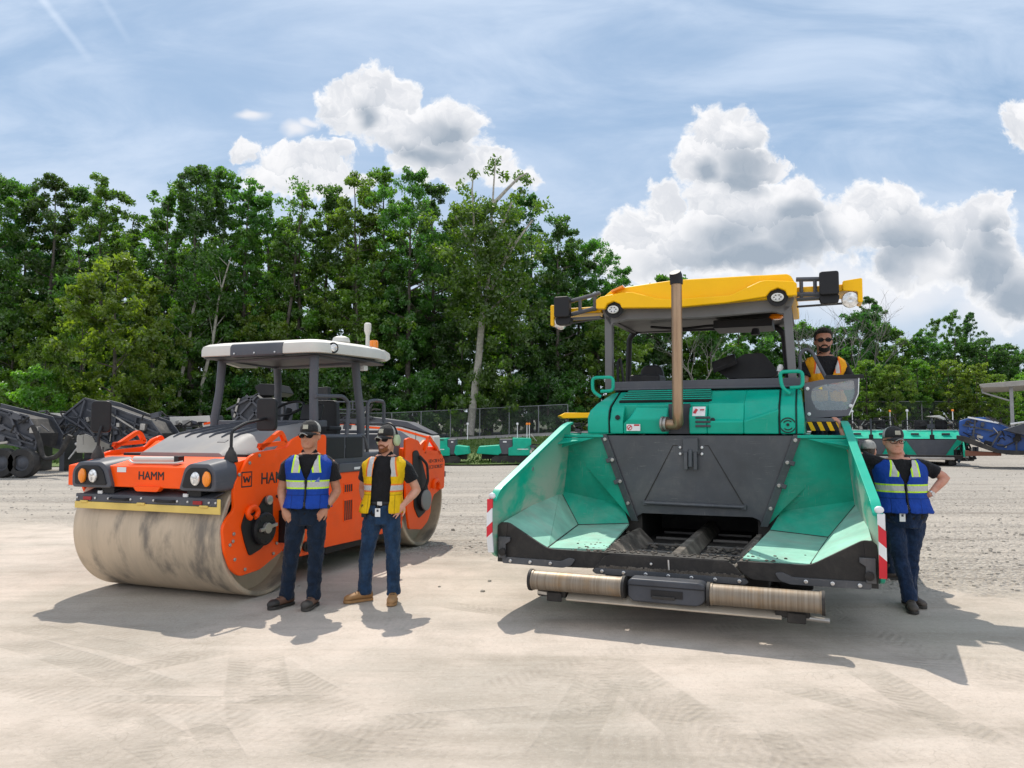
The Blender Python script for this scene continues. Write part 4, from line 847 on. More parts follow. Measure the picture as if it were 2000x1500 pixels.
# rear hopper wall with the tunnel
m = MB(); m.hull([(-1.03,1.63,1.648),(1.0,1.63,1.652),(.67,1.66,.70),(.64,1.66,.76),(.57,1.655,.79),(-.60,1.655,.785),(-.66,1.66,.75),(-.70,1.66,.70)],[(-1.03,1.67,1.648),(1.0,1.67,1.652),(.67,1.70,.70),(.64,1.70,.76),(.57,1.695,.79),(-.60,1.695,.785),(-.66,1.70,.75),(-.70,1.70,.70)]); hwall = m.build('hopper_rear_wall', M['steelplate'], pv, .004)
m = MB(); m.tube([(-.57,1.625,.905),(.49,1.625,.895)],.022,10); m.box(-.59,-.54,1.61,1.65,.88,.93); m.box(.46,.51,1.61,1.65,.87,.92); m.build('flap_hinge', M['steelplate'], hwall, .003)
m = MB()
for a_, b_ in (((-.25,1.54),(-.57,.93)),((.13,1.54),(.48,.92)),((-.25,1.54),(-.13,1.54)),((.13,1.54),(.03,1.54))): m.tube([(a_[0],1.634,a_[1]),(b_[0],1.642,b_[1])],.006,4)
m.build('flap_seam', M['apron'], hwall)
m = MB(); m.box(-.135,.025,1.575,1.64,1.47,1.62); m.box(-.15,.04,1.60,1.64,1.45,1.50); m.box(-.125,-.085,1.57,1.63,1.28,1.47); m.box(-.025,.015,1.57,1.63,1.28,1.47); m.tube([(-.055,1.58,1.5),(-.055,1.57,1.31)],.025,10); fl = m.build('flap_bracket', M['steelplate'], hwall, .006)
for x in (-.17,.06):
    for z in (1.45,1.52): MB().bolt((x,1.63,z),(0,-1,0),.017).build('bolt', M['chrome'], fl)
m = MB(); m.box(-.8,.8,1.72,2.9,.82,.86); m.box(-.8,-.62,1.72,2.9,.45,.84); m.box(.62,.8,1.72,2.9,.45,.84); m.box(-.8,.8,2.9,2.94,.4,.86); m.build('conveyor_tunnel', M['apron'], pv)
# conveyor
m = MB(); m.box(-.60,.60,.05,2.9,.44,.475); cv = m.build('conveyor_floor', M['apron'], pv)
m = MB()
for sx in (-1,1):
    for k in range(5): y = .40+k*.5; m.box(*sorted((sx*.13,sx*.50)),y,y+.05,.475,.50)
for k in range(0): pass
m.build('conveyor_bars', M['conveyor'], cv, .004); bpy.data.objects[cv.children[0].name]['kind'] = 'stuff'
m = MB()
for sx in (-1,1): m.box(*sorted((sx*.13,sx*.50)),.14,.36,.475,.485)
m.build('conveyor_plate', M['conveyor'], cv)
for sx in (-1,1):
    m = MB(); m.prism([(sx*.48,.478),(sx*.62,.62),(sx*.66,.62),(sx*.66,.45),(sx*.48,.45)],'y',.10,1.66); m.build('conveyor_side_plate', M['aspcrust'], pv, .004)
m = MB(); m.hull([(-.11,.16,.478),(.11,.16,.478),(.11,2.8,.478),(-.11,2.8,.478)],[(-.035,.30,.60),(.035,.30,.60),(.035,2.8,.60),(-.035,2.8,.60)]); m.build('conveyor_divider', M['aspcrust'], pv, .01)
# centre apron
ca = [(-.70,.445),(-.575,.585),(-.52,.60),(.46,.605),(.52,.59),(.66,.44),(.63,.42),(-.67,.42)]
m = MB(); m.prism(fillet(ca,.04,3,True),'y',-.055,-.035); m.box(-.56,.5,-.05,.12,.596,.612); ca_ = m.build('front_apron', M['apron'], pv, .004)
m = MB(); m.prism(fillet([(-.66,.475),(.62,.475),(.655,.44),(.625,.42),(-.665,.42),(-.69,.445)],.02,2,True),'y',-.066,-.053); st = m.build('apron_strip', M['steelplate'], ca_, .003)
for k in range(7): MB().bolt((-.60+k*.197,-.068,.448),(0,-1,0),.017).build('bolt', M['chrome'], st)
MB().bolt((-.16,-.058,.54),(0,-1,0),.012).build('bolt', M['chrome'], ca_)
m = MB(); m.tube([(-.01,-.06,.585),(-.005,-.062,.50)],.008,6); m.build('apron_pin', M['chrome'], ca_)
m = MB()
rgm = random.Random(3)
for k in range(60): x = -.62+k*.0208; h = .012+.018*rgm.random(); m.obox((x,-.058,.476+h/2),(.026,.016,h),(0,rgm.uniform(-.4,.4),0))
m.build('asphalt_residue', M['aspcrust'], ca_)
# asphalt crumbs on the lip
m = MB()
for k in range(130):
    x = rgm.uniform(-.9,.9); c_ = Vector((x, rgm.uniform(-.04,.16), .618+.0*x)); r_ = rgm.uniform(.004,.014); m.ball(c_, (r_*1.5,r_,r_*.7), 5, 3)
for k in range(80):
    s_ = rgm.choice((-1,1)); t_ = rgm.random(); q_ = rgm.random()**2
    x = s_*(.62+.5*q_); y = .1+1.4*t_; r_ = rgm.uniform(.004,.013); m.ball((x,y,.626+.02*(y>.8)*.3),(r_*1.4,r_,r_*.7),5,3)
for k in range(260): s_ = rgm.choice((-1,1)); r_ = rgm.uniform(.006,.02); m.ball((s_*rgm.uniform(.14,.5),rgm.uniform(.15,1.5),.49),(r_*1.4,r_,r_*.7),5,3)
tag(m.build('asphalt_crumbs', M['aspcrust'], ca_), kind='stuff')
# push rollers
m = MB(); m.box(-1.0,1.0,-.24,-.12,.29,.40); m.box(-.2,.2,-.12,.6,.26,.40); pb = m.build('push_beam', M['black'], pv, .01)
for x0,x1 in ((-1.17,-.34),(.375,1.225)):
    m = MB(); m.lathe([(.06,0),(.088,.004),(.088,.02),(.083,.025),(.083,x1-x0-.025),(.088,x1-x0-.02),(.088,x1-x0-.004),(.06,x1-x0)],(x0,-.32,.378),(1,0,0),32); r_ = m.build('push_roller', M['roller'], pv)
    for x in (x0-.01,x1+.002): MB().lathe([(.095,-.012),(.095,.012)],(x,-.32,.378),(1,0,0),24).build('roller_end_plate', M['apron'], r_)
m = MB(); m.prism(fillet([(-.30,.32),(-.26,.275),(.28,.275),(.345,.32),(.345,.44),(.30,.465),(-.27,.465),(-.30,.44)],.03,3,True),'y',-.37,-.20); hb = m.build('hitch_block', M['darkmetal'], pv, .015)
m = MB(); m.box(-.10,.16,-.378,-.368,.325,.385); m.build('hitch_opening', M['black'], hb); m = MB(); m.box(-.09,.10,-.395,-.37,.315,.338); m.build('hitch_jaw', M['apron'], hb, .004); m = MB(); m.box(-.29,.335,-.376,-.368,.408,.415); m.build('hitch_seam', M['black'], hb)
m = MB(); m.prism([(-.33,.235),(-.20,.30),(-.14,.30),(-.14,.22),(-.32,.22)],'x',-.86,.92); m.build('lower_deflector', M['paledust'], pv, .006)
for x in (-1.0,1.0):
    m = MB(); m.box(x-.13,x+.13,-.30,-.14,.235,.30); m.box(x-.04,x+.1,-.32,-.3,.20,.28); m.build('roller_bearing', M['apron'], pb, .01)
m = MB(); m.tube([(1.08,-.28,.245),(1.27,-.28,.235)],.02,10); m.tube([(-1.04,-.28,.262),(-1.13,-.28,.27)],.03,8); m.build('bearing_pin', M['steel'], pb)
# chassis and crawler tracks
m = MB(); m.box(-.78,.78,.7,5.4,.24,.44); m.box(-.85,.85,2.95,5.6,.3,1.66); m.build('chassis', M['black'], pv, .02)
for s in (-1,1):
    m = MB(); m.prism(fillet([(1.8,.02),(4.9,.02),(5.25,.3),(5.2,.7),(4.9,.85),(2.0,.75),(1.5,.4)],.2,4,True),'x',*sorted((s*.82,s*1.15))); m.build('crawler_track', M['rubber'], pv, .02)
    m = MB(); m.box(*sorted((s*.85,s*1.20)),1.95,5.5,.85,1.66); m.build('side_cover', M['green'], pv, .03)
# bonnet
hp = [(1.62,1.668),(1.60,1.84),(1.63,1.93),(1.70,1.985),(2.12,2.16),(2.2,2.18),(2.9,2.19),(2.9,1.668)]
def hood(x0,x1,pts=hp,bev=.02,mat='green',name='bonnet_panel',dx=0): m = MB(); m.prism(pts,'x',x0,x1); return m.build(name, M[mat], pv, bev, 3)
m = MB(); m.hull([(-1.22,1.62,1.668),(-1.215,1.60,1.86),(-1.20,1.64,1.93),(-1.14,1.73,2.01),(-1.04,2.05,2.14),(-1.04,2.9,2.16),(-1.24,2.9,1.668)],[(-.965,1.62,1.668),(-.965,1.60,1.86),(-.965,1.63,1.93),(-.965,1.70,1.985),(-.965,2.12,2.16),(-.965,2.9,2.19),(-.965,2.9,1.668)]); m.build('bonnet_corner', M['green'], pv, .02, 3)
hood(.862,1.02); m = MB(); m.hull([(1.10,1.64,1.668),(1.10,1.62,1.84),(1.095,1.65,1.93),(1.085,1.72,1.985),(1.07,2.12,2.15),(1.07,2.9,2.18),(1.12,2.9,1.668)],[(1.026,1.62,1.668),(1.026,1.60,1.84),(1.026,1.63,1.93),(1.026,1.70,1.985),(1.026,2.12,2.16),(1.026,2.9,2.19),(1.026,2.9,1.668)]); m.build('bonnet_corner', M['green'], pv, .015, 3)
hp2 = [(1.74,1.668),(1.74,1.99),(2.12,2.152),(2.2,2.172),(2.9,2.18),(2.9,1.668)]
hood(-.955,.852,hp2,.01)
b1 = MB(); b1.prism([(1.62,1.668),(1.60,1.80),(1.64,1.90),(1.70,1.975),(1.78,2.0),(1.78,1.668)],'x',-.955,-.80); b1.hull([(-.80,1.62,1.668),(-.80,1.60,1.80),(-.72,1.585,1.83),(-.66,1.66,1.965),(-.66,1.78,1.975),(-.80,1.78,1.668)],[(-.305,1.62,1.668),(-.305,1.585,1.80),(-.305,1.585,1.83),(-.305,1.66,1.955),(-.305,1.78,1.965),(-.305,1.78,1.668)]); lf = b1.build('service_flap', M['green'], pv, .015, 3)
b1 = MB(); b1.hull([(-.07,1.62,1.668),(-.07,1.60,1.82),(-.07,1.60,1.86),(-.07,1.66,1.96),(-.07,1.78,1.98),(-.07,1.78,1.668)],[(.12,1.62,1.668),(.12,1.60,1.82),(.12,1.60,1.86),(.12,1.66,1.96),(.12,1.78,1.98),(.12,1.78,1.668)])
b1.prism([(1.62,1.668),(1.60,1.80),(1.66,1.83),(1.74,2.0),(2.10,2.155),(2.12,1.668)],'x',.12,.50); b1.hull([(.50,1.62,1.668),(.50,1.60,1.80),(.50,1.66,1.83),(.50,1.74,2.0),(.50,2.1,2.155),(.50,2.12,1.668)],[(.852,1.62,1.668),(.852,1.60,1.92),(.852,1.66,1.95),(.852,1.74,2.01),(.852,2.1,2.157),(.852,2.12,1.668)]); rf = b1.build('service_flap', M['green'], pv, .015, 3)
m = MB()
for k in range(3): m.box(.00,.16,1.592,1.61,1.74+k*.045,1.765+k*.045)
m.build('flap_vent', M['darkmetal'], rf, .006)
MB().lathe([(.028,0),(.028,.012),(.012,.016)],(-.86,1.605,1.85),(0,-1,.15),14).build('flap_lock', M['black'], lf); MB().lathe([(.026,0),(.026,.012)],(.18,1.63,1.815),(0,-1,.3),14).build('flap_lock', M['black'], rf)
for k in range(5):
    t_ = k/5; y = 1.80+t_*.30; z = 2.022+t_*.135
    m = MB(); m.obox((-.37,y+.02,z+.012),(1.04-.02*k,.035,.03),(R(23),0,0)); m.build('grille_slot', M['black'], pv, .003)
    m = MB(); m.obox((-.37,y+.05,z+.036),(1.04-.02*k,.032,.016),(R(18),0,0)); m.build('grille_slat', M['green'], pv, .004)
for x in (-.962,.857,1.023): hood(x-.004,x+.004,[(y-.006 if y < 2 else y,z+.002) for y,z in hp],0,'black','panel_gap')
m = MB(); m.box(-.305,-.07,1.70,1.75,1.668,2.0); m.build('exhaust_recess', M['darkmetal'], pv)
# decals
l = MB(); l.box(-.755,-.60,1.583,1.588,1.70,1.775); w = l.build('warning_label', M['decal'], lf); l = MB(); l.lathe([(.03,0),(.03,.002),(.022,.002),(.022,0)],(-.72,1.582,1.737),(0,-1,0),20,cap=False); l.obox((-.72,1.581,1.737),(.012,.002,.04),(0,.8,0)); l.box(-.67,-.61,1.581,1.583,1.755,1.772); l.build('label_symbol', M['reddecal'], w)
l = MB(); l.obox((.035,1.632,1.912),(.135,.004,.12),(R(-31),0,0)); w = l.build('warning_label', M['decal'], rf); l = MB(); l.obox((.0,1.627,1.915),(.03,.004,.06),(R(-31),.5,0)); l.obox((.07,1.627,1.93),(.045,.004,.012),(R(-31),0,0)); l.build('label_symbol', M['reddecal'], w)
l = MB()
for r_, a0, a1 in ((.075,20,160),(.075,200,340),(.048,40,150),(.048,220,330)): l.tube([(.94+r_*math.cos(R(a0+(a1-a0)*k/10)),1.62-.116*(.092+r_*math.sin(R(a0+(a1-a0)*k/10)))-.003,1.76+r_*math.sin(R(a0+(a1-a0)*k/10))) for k in range(11)],[.002]+[.007]*9+[.002],6,sq=.3,up=(0,0,1))
l.lathe([(.016,0),(.016,.006)],(.94,1.608,1.765),(0,-1,0),12); l.build('emblem', M['black'], pv)
# exhaust stack
m = MB(); m.tube(fillet([(-.33,1.56,1.775),(-.165,1.50,1.765),(-.165,1.46,1.86),(-.16,1.46,3.30)],.10,6),.058,20); ex_ = m.build('exhaust_pipe', M['copper'], pv, smooth=50)
MB().tube([(-.16,1.46,3.29),(-.16,1.46,3.33),(-.165,1.45,3.39),(-.17,1.43,3.42)],[.068,.07,.068,.06],16).build('exhaust_cap', M['black'], ex_)
m = MB(); m.lathe([(.075,0),(.085,.01),(.085,.03),(.07,.035),(.07,.05),(.082,.055),(.082,.07)],(-.36,1.57,1.775),(1,-.2,0),20); m.build('exhaust_clamp', M['steel'], ex_)
# grab handles
for x0,x1,zt in ((-1.24,-.99,2.33),(.86,1.09,2.34)):
    MB().tube(fillet([(x0+.10,1.92,2.10),(x0+(.0 if x0<0 else .02),1.92,2.17),(x0,1.92,zt),(x1,1.92,zt),(x1,1.92,2.17),(x0+.1,1.92,2.165)],.05,4),.02,10).build('grab_handle', M['green'], pv)
# deck rail beam
m = MB(); m.box(-1.08,1.08,2.16,2.24,2.19,2.29); m.box(-1.06,1.06,2.12,2.17,2.18,2.205); m.build('deck_beam', M['gray'], pv, .012)
m = MB(); m.box(-1.2,1.02,2.9,5.2,2.0,2.08); m.box(1.02,1.65,2.3,5.2,1.56,1.60); m.build('operator_deck', M['darkmetal'], pv, .01)
m = MB(); m.box(-1.05,1.05,2.26,2.9,2.16,2.22); m.build('deck_front_cover', M['black'], pv, .01)
# roof frame
M['roofgray'] = paint('roof_frame_gray', (.14,.138,.14), .5, dust=.08)
for xb,xt in ((-1.14,-1.14),(.985,.935)):
    m = MB(); m.hull([(xb-.045,2.28,2.2),(xb+.045,2.28,2.2),(xb+.045,2.38,2.2),(xb-.045,2.38,2.2)],[(xt-.045,2.28,3.12),(xt+.05,2.28,3.12),(xt+.05,2.38,3.12),(xt-.045,2.38,3.12)]); m.build('roof_post', M['roofgray'], pv, .012)
m = MB(); m.prism(fillet([(-1.19,3.12),(-1.10,2.98),(-1.07,3.03),(-.9,3.06),(0,3.035),(.80,3.06),(.89,3.02),(.99,3.12),(1.02,3.22),(.6,3.24),(-.3,3.2),(-1.22,3.22)],.03,3,True),'y',2.28,2.38); m.build('roof_front_beam', M['roofgray'], pv, .008)
fr = fillet([(-1.30,2.2),(-1.27,3.05),(-1.15,3.15),(.72,3.12),(.84,3.02),(.90,2.2)],.12,5)
MB().tube([(x,4.0,z) for x,z in fr],.04,10).build('roof_rear_frame', M['black'], pv)
for x in (-1.2,.9): m = MB(); m.box(x-.04,x+.04,2.38,4.0,3.10,3.16); m.build('roof_side_rail', M['black'], pv, .01)
m = MB(); m.box(.05,.75,2.9,3.5,2.98,3.08); m.tube(fillet([(-.8,3.2,3.08),(-.4,3.2,3.03),(0,3.2,3.06),(.3,3.2,3.02)],.1),.02,6); m.lathe([(.04,0),(.06,.08)],(.55,2.95,2.96),(0,0,-1),12); m.build('roof_fittings', M['black'], pv, .02)
MB().lathe([(.07,0),(.09,.03),(.05,.06)],(.8,2.9,3.11),(0,0,-1),16).build('roof_lamp', M['amber'], pv)
# yellow roof
rfx = fillet([(-1.24,3.20),(-1.24,3.30),(-1.07,3.425),(-1.0,3.44),(-.33,3.49),(.60,3.475),(.72,3.47),(.95,3.465),(.99,3.44),(1.04,3.34),(1.04,3.21)],.03,3)+[(.7,3.19),(0,3.17),(-.9,3.19)]
m = MB(); m.hull([(x,2.20,z) for x,z in rfx],[(x*1.0,4.3,z+.02) for x,z in rfx]); rf_ = m.build('roof', M['yellow'], pv, .02, 3)
m = MB(); m.box(-1.18,.98,2.36,4.2,3.12,3.165); m.build('roof_lining', M['black'], rf_, .02)
# stepped lower cheeks with lamp arches
for pts in ([(-1.25,3.19),(-1.25,3.30),(-1.19,3.335),(-.92,3.37),(-.80,3.365),(-.50,3.27),(-.33,3.245),(.33,3.25),(.36,3.26),(.66,3.385),(.72,3.395),(.90,3.375),(1.02,3.36),(1.05,3.335),(1.05,3.20),(.95,3.20),(.93,3.26),(.85,3.30),(.77,3.27),(.72,3.205),(.3,3.165),(-.3,3.145),(-.93,3.18),(-.95,3.23),(-1.03,3.27),(-1.11,3.24),(-1.14,3.18)],):
    m = MB(); m.prism(pts,'y',2.12,2.22); m.build('roof_fascia', M['yellow'], rf_, .014, 3)
for x,z in ((-1.04,3.19),(.845,3.215)):
    m = MB(); m.lathe([(.115,0),(.115,.02)],(x,2.20,z),(0,-1,0),24); m.build('lamp_recess', M['black'], rf_)
    m = MB(); m.lathe([(.078,0),(.082,.03),(.06,.04),(.055,.032),(.01,.03)],(x,2.17,z),(0,-1,0),24); m.v = [(x+(a_-x)*.82,b_,z-.02+(c_-z)*.58) for a_,b_,c_ in m.v]; lm_ = m.build('work_light', M['decal'], rf_)
    for k in range(6): a_ = k*1.047; MB().ball((x+.036*math.cos(a_),2.133,z-.02+.025*math.sin(a_)),(.008,.006,.006),8,5).build('lamp_diode', M['black'], lm_)
m = MB(); m.obox((-.98,2.16,3.415),(.16,.1,.03),(0,-.35,0)); m.build('marker_light', M['amber'], rf_, .008)
# folded side awnings: brackets, lamps and mirrors
for s, x0, x1, xt, zo in ((-1,-1.24,-1.72,-1.90,-.045),(1,1.04,1.40,1.72,.03)):
    m = MB(); mid = (x0+x1)/2
    for z in (3.19,3.36): m.tube([(x0,2.30,z+.05),(x1,2.30,z+zo)],.028,6)
    for t_ in (.15,.55,.95): xx = x0+(x1-x0)*t_; m.tube([(xx,2.30,3.2+zo*t_),(xx,2.30,3.38+zo*t_)],.024,6)
    m.box(*sorted((x0,x1)),2.28,2.42,3.15+zo,3.17+zo); m.tube([(x0,2.5,3.13),(xt,2.5,3.11+zo)],.014,6)
    arm = m.build('awning_bracket', M['gray'], pv, .004)
    a_, b_ = sorted((x1,x1+s*.02)); xm = x1-s*.02
    m = MB(); m.prism(fillet([(xm-.10,3.16+zo),(xm+.10,3.16+zo),(xm+.10,3.42+zo),(xm-.10,3.42+zo)],.03,3,True),'y',2.14,2.25); m.build('mirror', M['black'], arm, .015, 3)
    m = MB(); m.prism(fillet([(xm-.09,3.07+zo),(xm+.09,3.07+zo),(xm+.11,3.17+zo),(xm-.11,3.17+zo)],.04,3,True),'y',2.2,2.32); m.build('lamp_box', M['black'], arm, .01)
    m = MB(); m.box(*sorted((x0,xt)),2.34,2.9,3.22+zo,3.30+zo); m.build('folded_awning', M['yellow'], arm, .015)
    m = MB(); m.prism(fillet([(xt,3.08+zo),(xt-s*.05,3.08+zo),(xt-s*.05,3.20+zo),(xt-s*.2,3.22+zo),(xt-s*.2,3.33+zo),(xt,3.35+zo)],.015,2,True),'y',2.30,2.62); m.build('awning_tip', M['yellow'], arm, .01)
    m = MB(); m.lathe([(.075,0),(.09,.02),(.085,.05),(.06,.06),(.02,.055)],(xt-s*.13,2.36,3.12+zo),(s*.15,-1,-.1),22); m.build('side_lamp', M['lens'], arm)
# operator stand: seats, consoles
def pseat(x0,x1,y):
    m = MB(); m.prism(fillet([(x0,2.08),(x1,2.08),(x1-.08,2.58),(x0+.08,2.58)],.1,4,True),'y',y,y+.12); m.box(x0+.02,x1-.02,y-.45,y,2.28,2.42); m.build('operator_seat', M['seat'], pv, .03, 3)
pseat(-1.03,-.60,3.3)
m = MB(); m.prism(fillet([(.0,2.50),(.30,2.60),(.40,2.665),(.62,2.67),(.74,2.52),(.80,2.40),(.72,2.36),(.2,2.36)],.03,3,True),'y',3.1,3.35); m.obox((.16,3.05,2.55),(.3,.3,.05),(R(25),-.35,0)); m.build('control_console', M['seat'], pv, .02)
m = MB(); m.tube([(.25,3.2,2.08),(.25,3.2,2.4)],.05,8); m.build('console_stand', M['black'], pv)
m = MB(); m.prism(fillet([(.4,2.08),(.85,2.08),(.8,2.5),(.46,2.5)],.1,4,True),'y',3.6,3.72); m.build('operator_seat', M['seat'], pv, .03, 3)
m = MB(); m.tube(fillet([(-1.05,2.4,2.24),(-1.05,2.4,2.55),(-1.02,2.4,2.6),(-.97,2.4,2.24)],.05),.016,8); m.build('grab_rail', M['black'], pv)
m = MB(); m.lathe([(.03,0),(.035,.05),(.02,.08)],(.84,2.4,2.38),(.2,0,1),10); m.tube([(.84,2.4,2.2),(.84,2.4,2.4)],.014,6); m.build('lever', M['decal'], pv)
# side wind panel with window and hazard board
M['panelgray'] = paint('panel_gray', (.11,.11,.13), .5, dust=.08)
dp = [(1.10,2.225),(1.33,2.27),(1.33,2.245),(1.655,2.285),(1.645,2.10),(1.545,1.865),(1.107,1.835)]
wn = fillet([(1.18,2.17),(1.30,2.205),(1.605,2.255),(1.61,2.10),(1.535,1.925),(1.225,1.925),(1.165,2.06)],.04,3,True)
def ringplate(m, o, i, ya, yb):
    """plate with a hole: fan the outer polygon to the nearest hole points"""
    n = len(i); O = [Vector(k) for k in o]; c_ = Vector((sum(k[0] for k in i)/n, sum(k[1] for k in i)/n))
    def hit(d):
        best = None
        for k in range(len(O)):
            a_, b_ = O[k]-c_, O[(k+1)%len(O)]-c_; e = b_-a_; den = d.x*e.y-d.y*e.x
            if abs(den) < 1e-9: continue
            t_ = (a_.x*e.y-a_.y*e.x)/den; u_ = (a_.x*d.y-a_.y*d.x)/den
            if t_ > 0 and -1e-6 <= u_ <= 1+1e-6 and (best is None or t_ > best): best = t_
        return c_+d*best
    angs = sorted(set([math.atan2(k[1]-c_.y,k[0]-c_.x) for k in i]+[math.atan2(k.y-c_.y,k.x-c_.x) for k in O]))
    I_ = [Vector(k) for k in i]
    def hin(a_):
        d = Vector((math.cos(a_),math.sin(a_))); bst = None
        for k in range(n):
            p_, q_ = I_[k]-c_, I_[(k+1)%n]-c_; e = q_-p_; den = d.x*e.y-d.y*e.x
            if abs(den) < 1e-9: continue
            t_ = (p_.x*e.y-p_.y*e.x)/den; u_ = (p_.x*d.y-p_.y*d.x)/den
            if t_ > 0 and -1e-6 <= u_ <= 1+1e-6: bst = t_ if bst is None else max(bst,t_)
        return c_+d*bst, hit(d)
    pr = [hin(a_) for a_ in angs]; nn = len(pr)
    for k in range(nn):
        a_, b_ = pr[k], pr[(k+1)%nn]; m.prism([tuple(a_[0]),tuple(a_[1]),tuple(b_[1]),tuple(b_[0])],'y',ya,yb)
m = MB(); ringplate(m, dp, wn, 2.19, 2.215); wp_ = m.build('side_panel', M['panelgray'], pv)
MB().prism(wn,'y',2.20,2.206).build('side_window', M['glass'], wp_)
m = MB(); m.box(1.32,1.70,2.185,2.24,2.265,2.31); m.build('window_cap', M['black'], wp_, .006)
m = MB(); m.tube([(1.652,2.19,2.27),(1.642,2.19,2.10),(1.545,2.19,1.868)],.006,6); m.build('window_edge', M['decal'], wp_)
for x,z in ((1.135,2.165),(1.145,1.885),(1.565,1.97)): MB().bolt((x,2.188,z),(0,-1,0),.02).build('bolt', M['decal'], wp_)
MB().prism([(1.245,2.165),(1.285,2.185),(1.285,2.15)],'y',2.186,2.19).build('window_sticker', M['yellowrub'], wp_)
m = MB(); m.tube(fillet([(1.06,2.35,2.2),(1.06,2.35,2.56),(1.12,2.35,2.63),(1.19,2.35,2.59),(1.33,2.35,2.28)],.06,4),.02,10); m.build('handrail', M['gray'], pv)
m = MB(); m.box(1.115,1.46,2.17,2.19,1.80,1.84); m.build('step_edge', M['panelgray'], pv, .004)
m = MB(); m.box(1.115,1.46,2.18,2.2,1.70,1.80); hz = m.build('hazard_board', M['black'], pv)
for k in range(4): x = 1.125+k*.095; MB().prism([(x,1.798),(x+.045,1.798),(x+.085,1.702),(x+.04,1.702)],'y',2.174,2.18).build('hazard_stripe', M['amber'] if 0 else M['yellow'], hz)
m = MB(); m.box(1.10,1.6,2.2,4.8,1.40,1.55); m.build('side_step', M['green'], pv, .01)
m = MB(); m.box(1.08,1.54,2.66,3.06,1.86,2.0); m.box(1.2,1.4,2.75,2.95,1.6,1.87); m.prism(fillet([(1.09,1.98),(1.53,1.98),(1.5,2.45),(1.12,2.45)],.08,4,True),'y',3.0,3.1); m.build('operator_seat', M['seat'], pv, .03, 3)
# ------------------------------------------------------------------ people (local: facing -y, x to the viewer's right, z up)
def skinmat(name, col):
    m, b, p = newmat(name); co = b.n('ShaderNodeTexCoord').outputs['Object']
    n = b.noise(co, 9., 5, .6); c = b.mix(b.ramp(n,.35,.7), rgba(col), (col[0]*.82,col[1]*.66,col[2]*.6,1))
    b.t.links.new(c, p.inputs['Base Color']); p.inputs['Roughness'].default_value = .5
    p.inputs['Subsurface Weight'].default_value = .12; p.inputs['Subsurface Radius'].default_value = (.012,.005,.003)
    return m
def cloth(name, col, var=.25, scale=14., weave=220., rough=.85, fade=None):
    m, b, p = newmat(name); co = b.n('ShaderNodeTexCoord').outputs['Object']
    n = b.noise(b.mapping(co, scale=(1,1,.6)), scale, 6, .65); w = b.noise(co, weave, 2, .5)
    c = b.mix(b.ramp(n,.3,.72), (col[0]*(1-var),col[1]*(1-var),col[2]*(1-var),1), (min(1,col[0]*(1+var)),min(1,col[1]*(1+var)),min(1,col[2]*(1+var)),1))
    if fade: c = b.mix(b.math('MULTIPLY', b.ramp(b.noise(co, 5., 5, .6), .5, .72), .55), c, rgba(fade))
    b.t.links.new(c, p.inputs['Base Color']); p.inputs['Roughness'].default_value = rough; p.inputs['Specular IOR Level'].default_value = .2; p.inputs['Sheen Weight'].default_value = .1
    bn = b.n('ShaderNodeBump', ins={'Height':b.math('ADD', b.math('MULTIPLY', n, 2.2), b.math('MULTIPLY', w, .25)),'Strength':.7,'Distance':.02}); b.t.links.new(bn.outputs[0], p.inputs['Normal'])
    return m
def vestmat(name, col, edge, bz, xs_, zlo, xc=0.):
    """hi-vis vest: reflective grey tape edged in 'edge', one waist band and two shoulder strips; x centre follows the torso"""
    m, b, p = newmat(name); co = b.n('ShaderNodeTexCoord').outputs['Object']; q = b.sep(co)
    n = b.noise(co, 11., 6, .65); c = b.mix(b.ramp(n,.3,.7), (col[0]*.82,col[1]*.82,col[2]*.82,1), rgba(col))
    dz = b.math('ABSOLUTE', b.math('SUBTRACT', q[2], bz)); dx = b.math('ABSOLUTE', b.math('SUBTRACT', b.math('ABSOLUTE', b.math('SUBTRACT', q[0], xc)), b.math('MULTIPLY_ADD', q[2], -.12, xs_+.12*1.35)))
    up = b.math('GREATER_THAN', q[2], zlo)
    def band(w1, w2): return b.math('MAXIMUM', b.math('LESS_THAN', dz, w1), b.math('MULTIPLY', b.math('LESS_THAN', dx, w2), up))
    ax_ = b.math('ABSOLUTE', b.math('SUBTRACT', q[0], xc)); low_ = b.math('LESS_THAN', q[2], 1.085)
    seam = b.math('MAXIMUM', b.math('LESS_THAN', b.math('ABSOLUTE', b.math('SUBTRACT', q[2], 1.085)), .004), b.math('MULTIPLY', low_, b.math('LESS_THAN', b.math('ABSOLUTE', b.math('SUBTRACT', ax_, .135)), .0035)))
    c = b.mix(b.math('MULTIPLY', seam, .7), c, (col[0]*.3,col[1]*.3,col[2]*.3,1))
    c = b.mix(band(.042,.042), c, rgba(edge)); tape = band(.026,.025)
    wv = b.noise(b.mapping(co, scale=(1,1,1)), 60., 3); c = b.mix(tape, c, b.mix(wv, (.42,.42,.42,1), (.58,.57,.55,1)))
    b.t.links.new(c, p.inputs['Base Color']); p.inputs['Roughness'].default_value = .7; p.inputs['Specular IOR Level'].default_value = .25
    tw = b.noise(b.mapping(co, scale=(1,1,.45)), 17., 4, .6)
    bn = b.n('ShaderNodeBump', ins={'Height':b.math('ADD', b.math('MULTIPLY', tw, 1.6), b.math('MULTIPLY', b.noise(co, 240., 2), .2)),'Strength':.8,'Distance':.02}); b.t.links.new(bn.outputs[0], p.inputs['Normal'])
    return m
